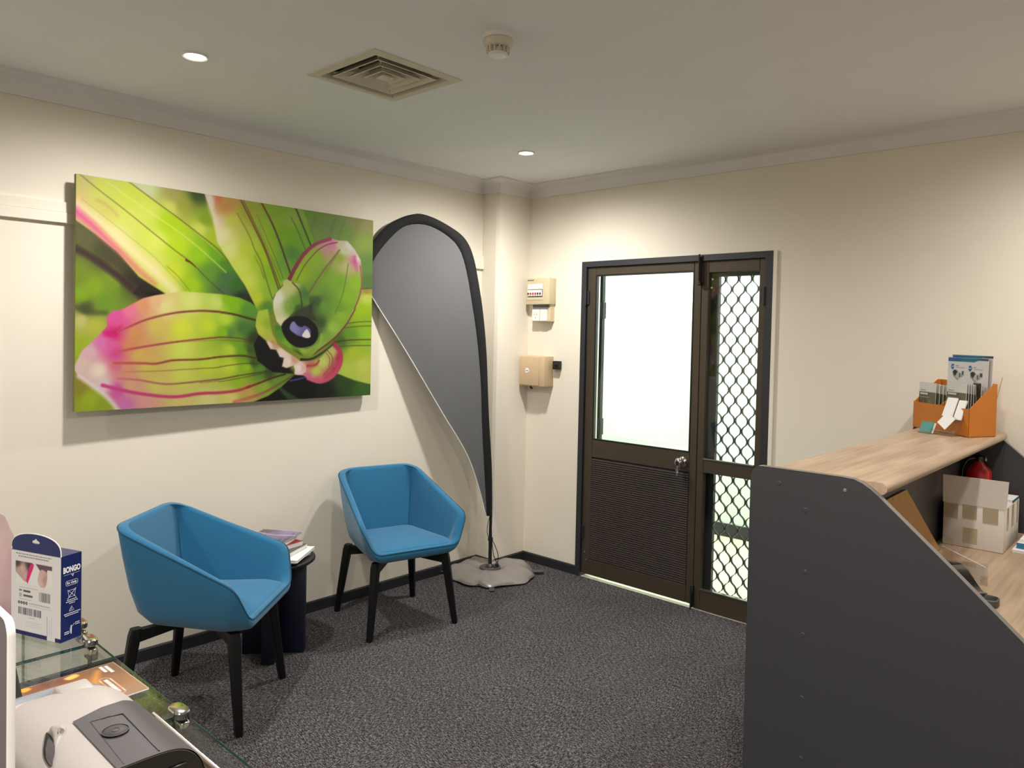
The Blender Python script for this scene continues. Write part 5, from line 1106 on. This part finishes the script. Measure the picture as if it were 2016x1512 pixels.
part(t, 'film_body', G().loft(rings, True, True, True), 'mauve', 60)
part(t, 'top_seal', G().box((px0+px1)/2-.09, (px0+px1)/2+.085, pyc-.0045, pyc-.0030, GZ+.160, GZ+.166), 'mauve', None)

# ---- breathing machine on a tray
t = thing('display_tray', 'shallow pale tray with bright metal rim on the glass case', 'tray', (2.78, -3.72, GZ))
X0, X1, Y0, Y1 = 2.545, 3.02, -3.868, -3.583
part(t, 'tray_base', G().box(X0, X1, Y0, Y1, GZ+.0005, GZ+.006), 'wood2', None)
for a in ((X0, X1, Y1, Y1+.004), (X0, X1, Y0-.004, Y0), (X1, X1+.004, Y0-.004, Y1+.004)): part(t, 'rim', G().box(*a, GZ+.0005, GZ+.016, .0012, 1), 'alum', 30)
t = thing('breathing_machine', 'white bedside breathing machine with dark grey top panel and round button, on the tray', 'machine', (2.73, -3.745, GZ+.006))
DX0_, DX1_, DYC, DHW, DZ0, DH = 2.560, 2.862, -3.738, .091, GZ+.0066, .1185
def sect(x, off=0, t0=0, t1=PI, n=40, hs=1.0):
    d = (x-DX0_)/.115; s = (1-(1-min(1, max(0, d)))**2.3)**(1/2.3) if d < 1 else 1
    hw = DHW*(.30+.70*s)+off; hh = DH*(.52+.48*s)*hs+off; out = []
    for k in range(n+1):
        a = t0+(t1-t0)*k/n; c_, s_ = math.cos(a), math.sin(a); e = 2/4.2
        out.append((x, DYC+hw*math.copysign(abs(c_)**e, c_), DZ0+hh*abs(s_)**e))
    return out
xs = [DX0_+.0002+(.10)*(k/14)**1.8 for k in range(15)]+[2.72, 2.76, 2.80, 2.84, DX1_]
part(t, 'white_shell', G().loft([sect(x) for x in xs], False).add(sect(xs[0]), [tuple(range(41))]).add(sect(xs[-1]), [tuple(range(41))]), 'devw', 50)
# translucent water tub wrapping the rear end, lower than the shell
TX0 = 2.518
xs2 = [TX0+.0002+.17*(k/14)**1.8 for k in range(15)]
def sect2(x):
    d = (x-TX0)/.13; s = (1-(1-min(1, max(0, d)))**2.3)**(1/2.3) if d < 1 else 1
    hw = (DHW+.0025)*(.36+.64*s); hh = DH*.90*(.60+.40*s); out = []
    for k in range(41):
        a = PI*k/40; c_, s_ = math.cos(a), math.sin(a); e = 2/4.2; out.append((x, DYC+hw*math.copysign(abs(c_)**e, c_), DZ0+hh*abs(s_)**e))
    return out
part(t, 'water_tub', G().loft([sect2(x) for x in xs2], False).add(sect2(xs2[0]), [tuple(range(41))]), 'tub', 50, label='smoky grey water tub')
part(t, 'lid_tab', G().box(2.590, 2.640, -3.733, -3.690, DZ0+DH*.70, 1.1205, .005, 3), 'devw', 50)
# dark panel from near the middle of the top over the right-hand edge
def ang_at(y, x):
    lo, hi = .01, PI-.01
    for _ in range(40):
        m_ = (lo+hi)/2; yy_ = DYC+DHW*math.copysign(abs(math.cos(m_))**(2/4.2), math.cos(m_))
        if yy_ > y: lo = m_
        else: hi = m_
    return lo
ta = ang_at(-3.748, 2.8)
pr = []
for k in range(25):
    u = k/24; x = 2.700+(DX1_+.0004-2.700)*u; cut = 0
    if u < .12: cut = (1-math.sqrt(max(0, 1-(1-u/.12)**2)))*.35
    pr.append(sect(x, .0014, ta-cut, .0, 30))
part(t, 'dark_panel', G().loft(pr, False), 'devg', 50, label='dark grey control panel')
part(t, 'end_face', G().add([(DX1_+.0008+.0*k, y, z) for k, (x, y, z) in enumerate(sect(DX1_, -.0002))], [tuple(range(41))]).box(DX1_-.002, DX1_+.0012, DYC-DHW+.004, DYC+DHW-.002, DZ0, DZ0+.03), 'devb', None, label='black front face')
zt = DZ0+DH+.0016
bt = part(t, 'start_button', G().lathe([(.0, .0022), (.0125, .0022), (.0138, .0012), (.0138, 0)], (2.780, -3.7205, zt-.0005), 32, 'z', False, False), 'devg', 50)
sub(bt, 'button_ring', G().lathe([(.0140, 0), (.0140, .0022), (.0150, .0022), (.0150, 0)], (2.780, -3.7205, zt-.0006), 32, 'z', False, False), 'devb', 50)
sub(bt, 'button_icon', G().tube([(2.780+.0045*math.cos(a_), -3.7205+.0045*math.sin(a_), zt+.0018) for a_ in [2*PI*k/20 for k in range(20)]], .0005, 5, closed=True), 'slate', 50)
for p_ in ([(2.736, -3.7335), (DX1_-.004, -3.7395)], [(2.742, -3.698), (DX1_-.004, -3.7015)], [(2.736, -3.7335), (2.7385, -3.716), (2.742, -3.698)]):
    part(t, 'panel_groove', G().tube([(a_, b_, zt-.0006) for a_, b_ in p_], .0009, 6), 'devb', 50)
part(t, 'indicator', G().box(2.7368, 2.7392, -3.722, -3.712, zt-.0004, zt+.0004), 'devb', None)
for y0, y1 in ((-3.738, -3.702), (-3.698, -3.672)):
    part(t, 'front_button', G().box(DX1_+.0008, DX1_+.0035, y0, y1, DZ0+.040, DZ0+.098, .0012, 1), 'devb', 40)
def dtop(x, y, off=0): return (x, y, DZ0+DH*max(0, 1-abs((y-DYC)/DHW)**4.2)**(1/4.2)+off)
lens = catmull([(2.724, -3.777), (2.738, -3.7835), (2.757, -3.790), (2.778, -3.7945), (2.800, -3.7945), (2.786, -3.789), (2.7694, -3.782), (2.746, -3.7765)], 4)
part(t, 'socket_shade', G().add([dtop(x, y, .0012) for x, y in lens], [tuple(range(len(lens)))]), 'devb', None)  # flat black patch stands in for the shade inside the opening
inner = [(x*.8+2.764*.2+.009, y*.8-3.7865*.2-.0012) for x, y in lens]
part(t, 'socket_liner', G().add([dtop(x, y, .0018) for x, y in inner], [tuple(range(len(inner)))]), 'slate', None)
rings = []
for f_, h_ in ((1, -.002), (1, .002), (.9, .0055), (.6, .0075), (.15, .008)):
    c0 = np.array((2.738, -3.768)); rings.append([dtop(*(c0+(np.array(p_)-c0)*f_), h_*(1 if p_[0] < 2.745 else .35)) for p_ in catmull([(2.7215, -3.7735), (2.7255, -3.7600), (2.7365, -3.7590), (2.752, -3.7690), (2.7660, -3.7808), (2.745, -3.7765)], 4)])
part(t, 'release_latch', G().loft(rings, True, False, True), 'devw', 60)
part(t, 'hose_elbow', G().tube(catmull([(2.775, -3.800, DZ0+.100), (2.800, -3.828, DZ0+.085), (2.83, -3.852, DZ0+.055), (2.87, -3.868, DZ0+.035)], 6, False).tolist(), .011, 12), 'slate', 50)

# ---- grey board at the far left, dark card, brochures
SH = Vector((0, 0, 0))
t = thing('display_board', 'grey upright board with white edge, far left of the picture, on the glass case', 'board', (2.90, -3.866, GZ))
part(t, 'face', G().prism([(2.70, GZ+.0008), (2.70, 1.379)]+arc((3.025, 1.367), .012, 90, 0, 5)+[(3.037, GZ+.0008)], 'y', -3.8664, -3.8612, .0), 'slate', 30)
oe = [(2.70, 1.3795)]+arc((3.0255, 1.3675), .0125, 90, 0, 6)+[(3.0380, GZ+.001)]
part(t, 'white_edge', G().loft([[(x, -3.8668, z), (x+.001, -3.8638, z+.001), (x, -3.8608, z)] for x, z in oe], False), 'wplastic', 60)
SH = Vector((-.012, .031, 0))
g = osheet(G(), [(2.36, -3.731, GZ+.001), (2.505, -3.731, GZ+.001), (2.437, -3.736, 1.099), (2.36, -3.736, 1.106)], .002)
single('tent_card', 'small black leaning card between the grey board and the carton', 'card', g, 'devb', None, None)
def bro1(P):
    P.rect(0, 0, 300, 300, [((20, 20), (116, 80, 62)), ((130, 20), (150, 112, 88)), ((80, 40), (140, 96, 72)), ((60, 110), (224, 150, 62)), ((140, 75), (224, 152, 66)), ((100, 62), (176, 116, 64)), ((10, 100), (120, 72, 50)), ((10, 140), (150, 90, 56)), ((120, 140), (150, 96, 60))])
    P.stroke([(20, 34), (70, 56), (146, 74)], 8, 16, (226, 150, 62), (230, 156, 66), soft=6, alpha=.8)
    P.rect(8, 14, 42, 19, (240, 232, 228), .8); P.rect(6, 22, 34, 27, (240, 232, 228), .8)
    P.stroke([(64, 30), (124, 30), (132, 35), (132, 41), (124, 46), (64, 46), (56, 41), (56, 35), (64, 30)], 1.0, 1.0, (240, 220, 200), soft=.5)
    x_ = 64
    while x_ < 124: d_ = random.uniform(3, 8); P.rect(x_, 35.5, min(x_+d_, 124), 40.5, (246, 232, 222), .5); x_ += d_+1.0
    P.fill([(4, 66), (16, 62), (22, 78), (10, 84)], (224, 190, 96), 2.5); P.fill([(2, 138), (12, 134), (16, 146), (4, 150)], (240, 170, 60), 2)
def broch(name, label, o, xv, yv, w_, h_, paint):
    o = Vector(o); xv = Vector(xv).normalized(); yv = Vector(yv).normalized()
    t = thing(name, label, 'brochure', (o+xv*w_/2+yv*h_/2)[:], 0, None)
    part(t, 'pages', G().plate(o, xv, yv, w_, h_, .0022), 'paper', None)
    sheet_obj(t, 'cover_print', sheet((o+Vector((0, 0, .0024)))[:], xv, yv, w_, h_, 90, 80, paint), 'gloss_print')
broch('brochure', 'brown and orange brochure with white pill-shaped badge, on the glass case', (2.293, -3.705, GZ+.0005), (1, .03, 0), (-.03, 1, 0), .146, .158, bro1)
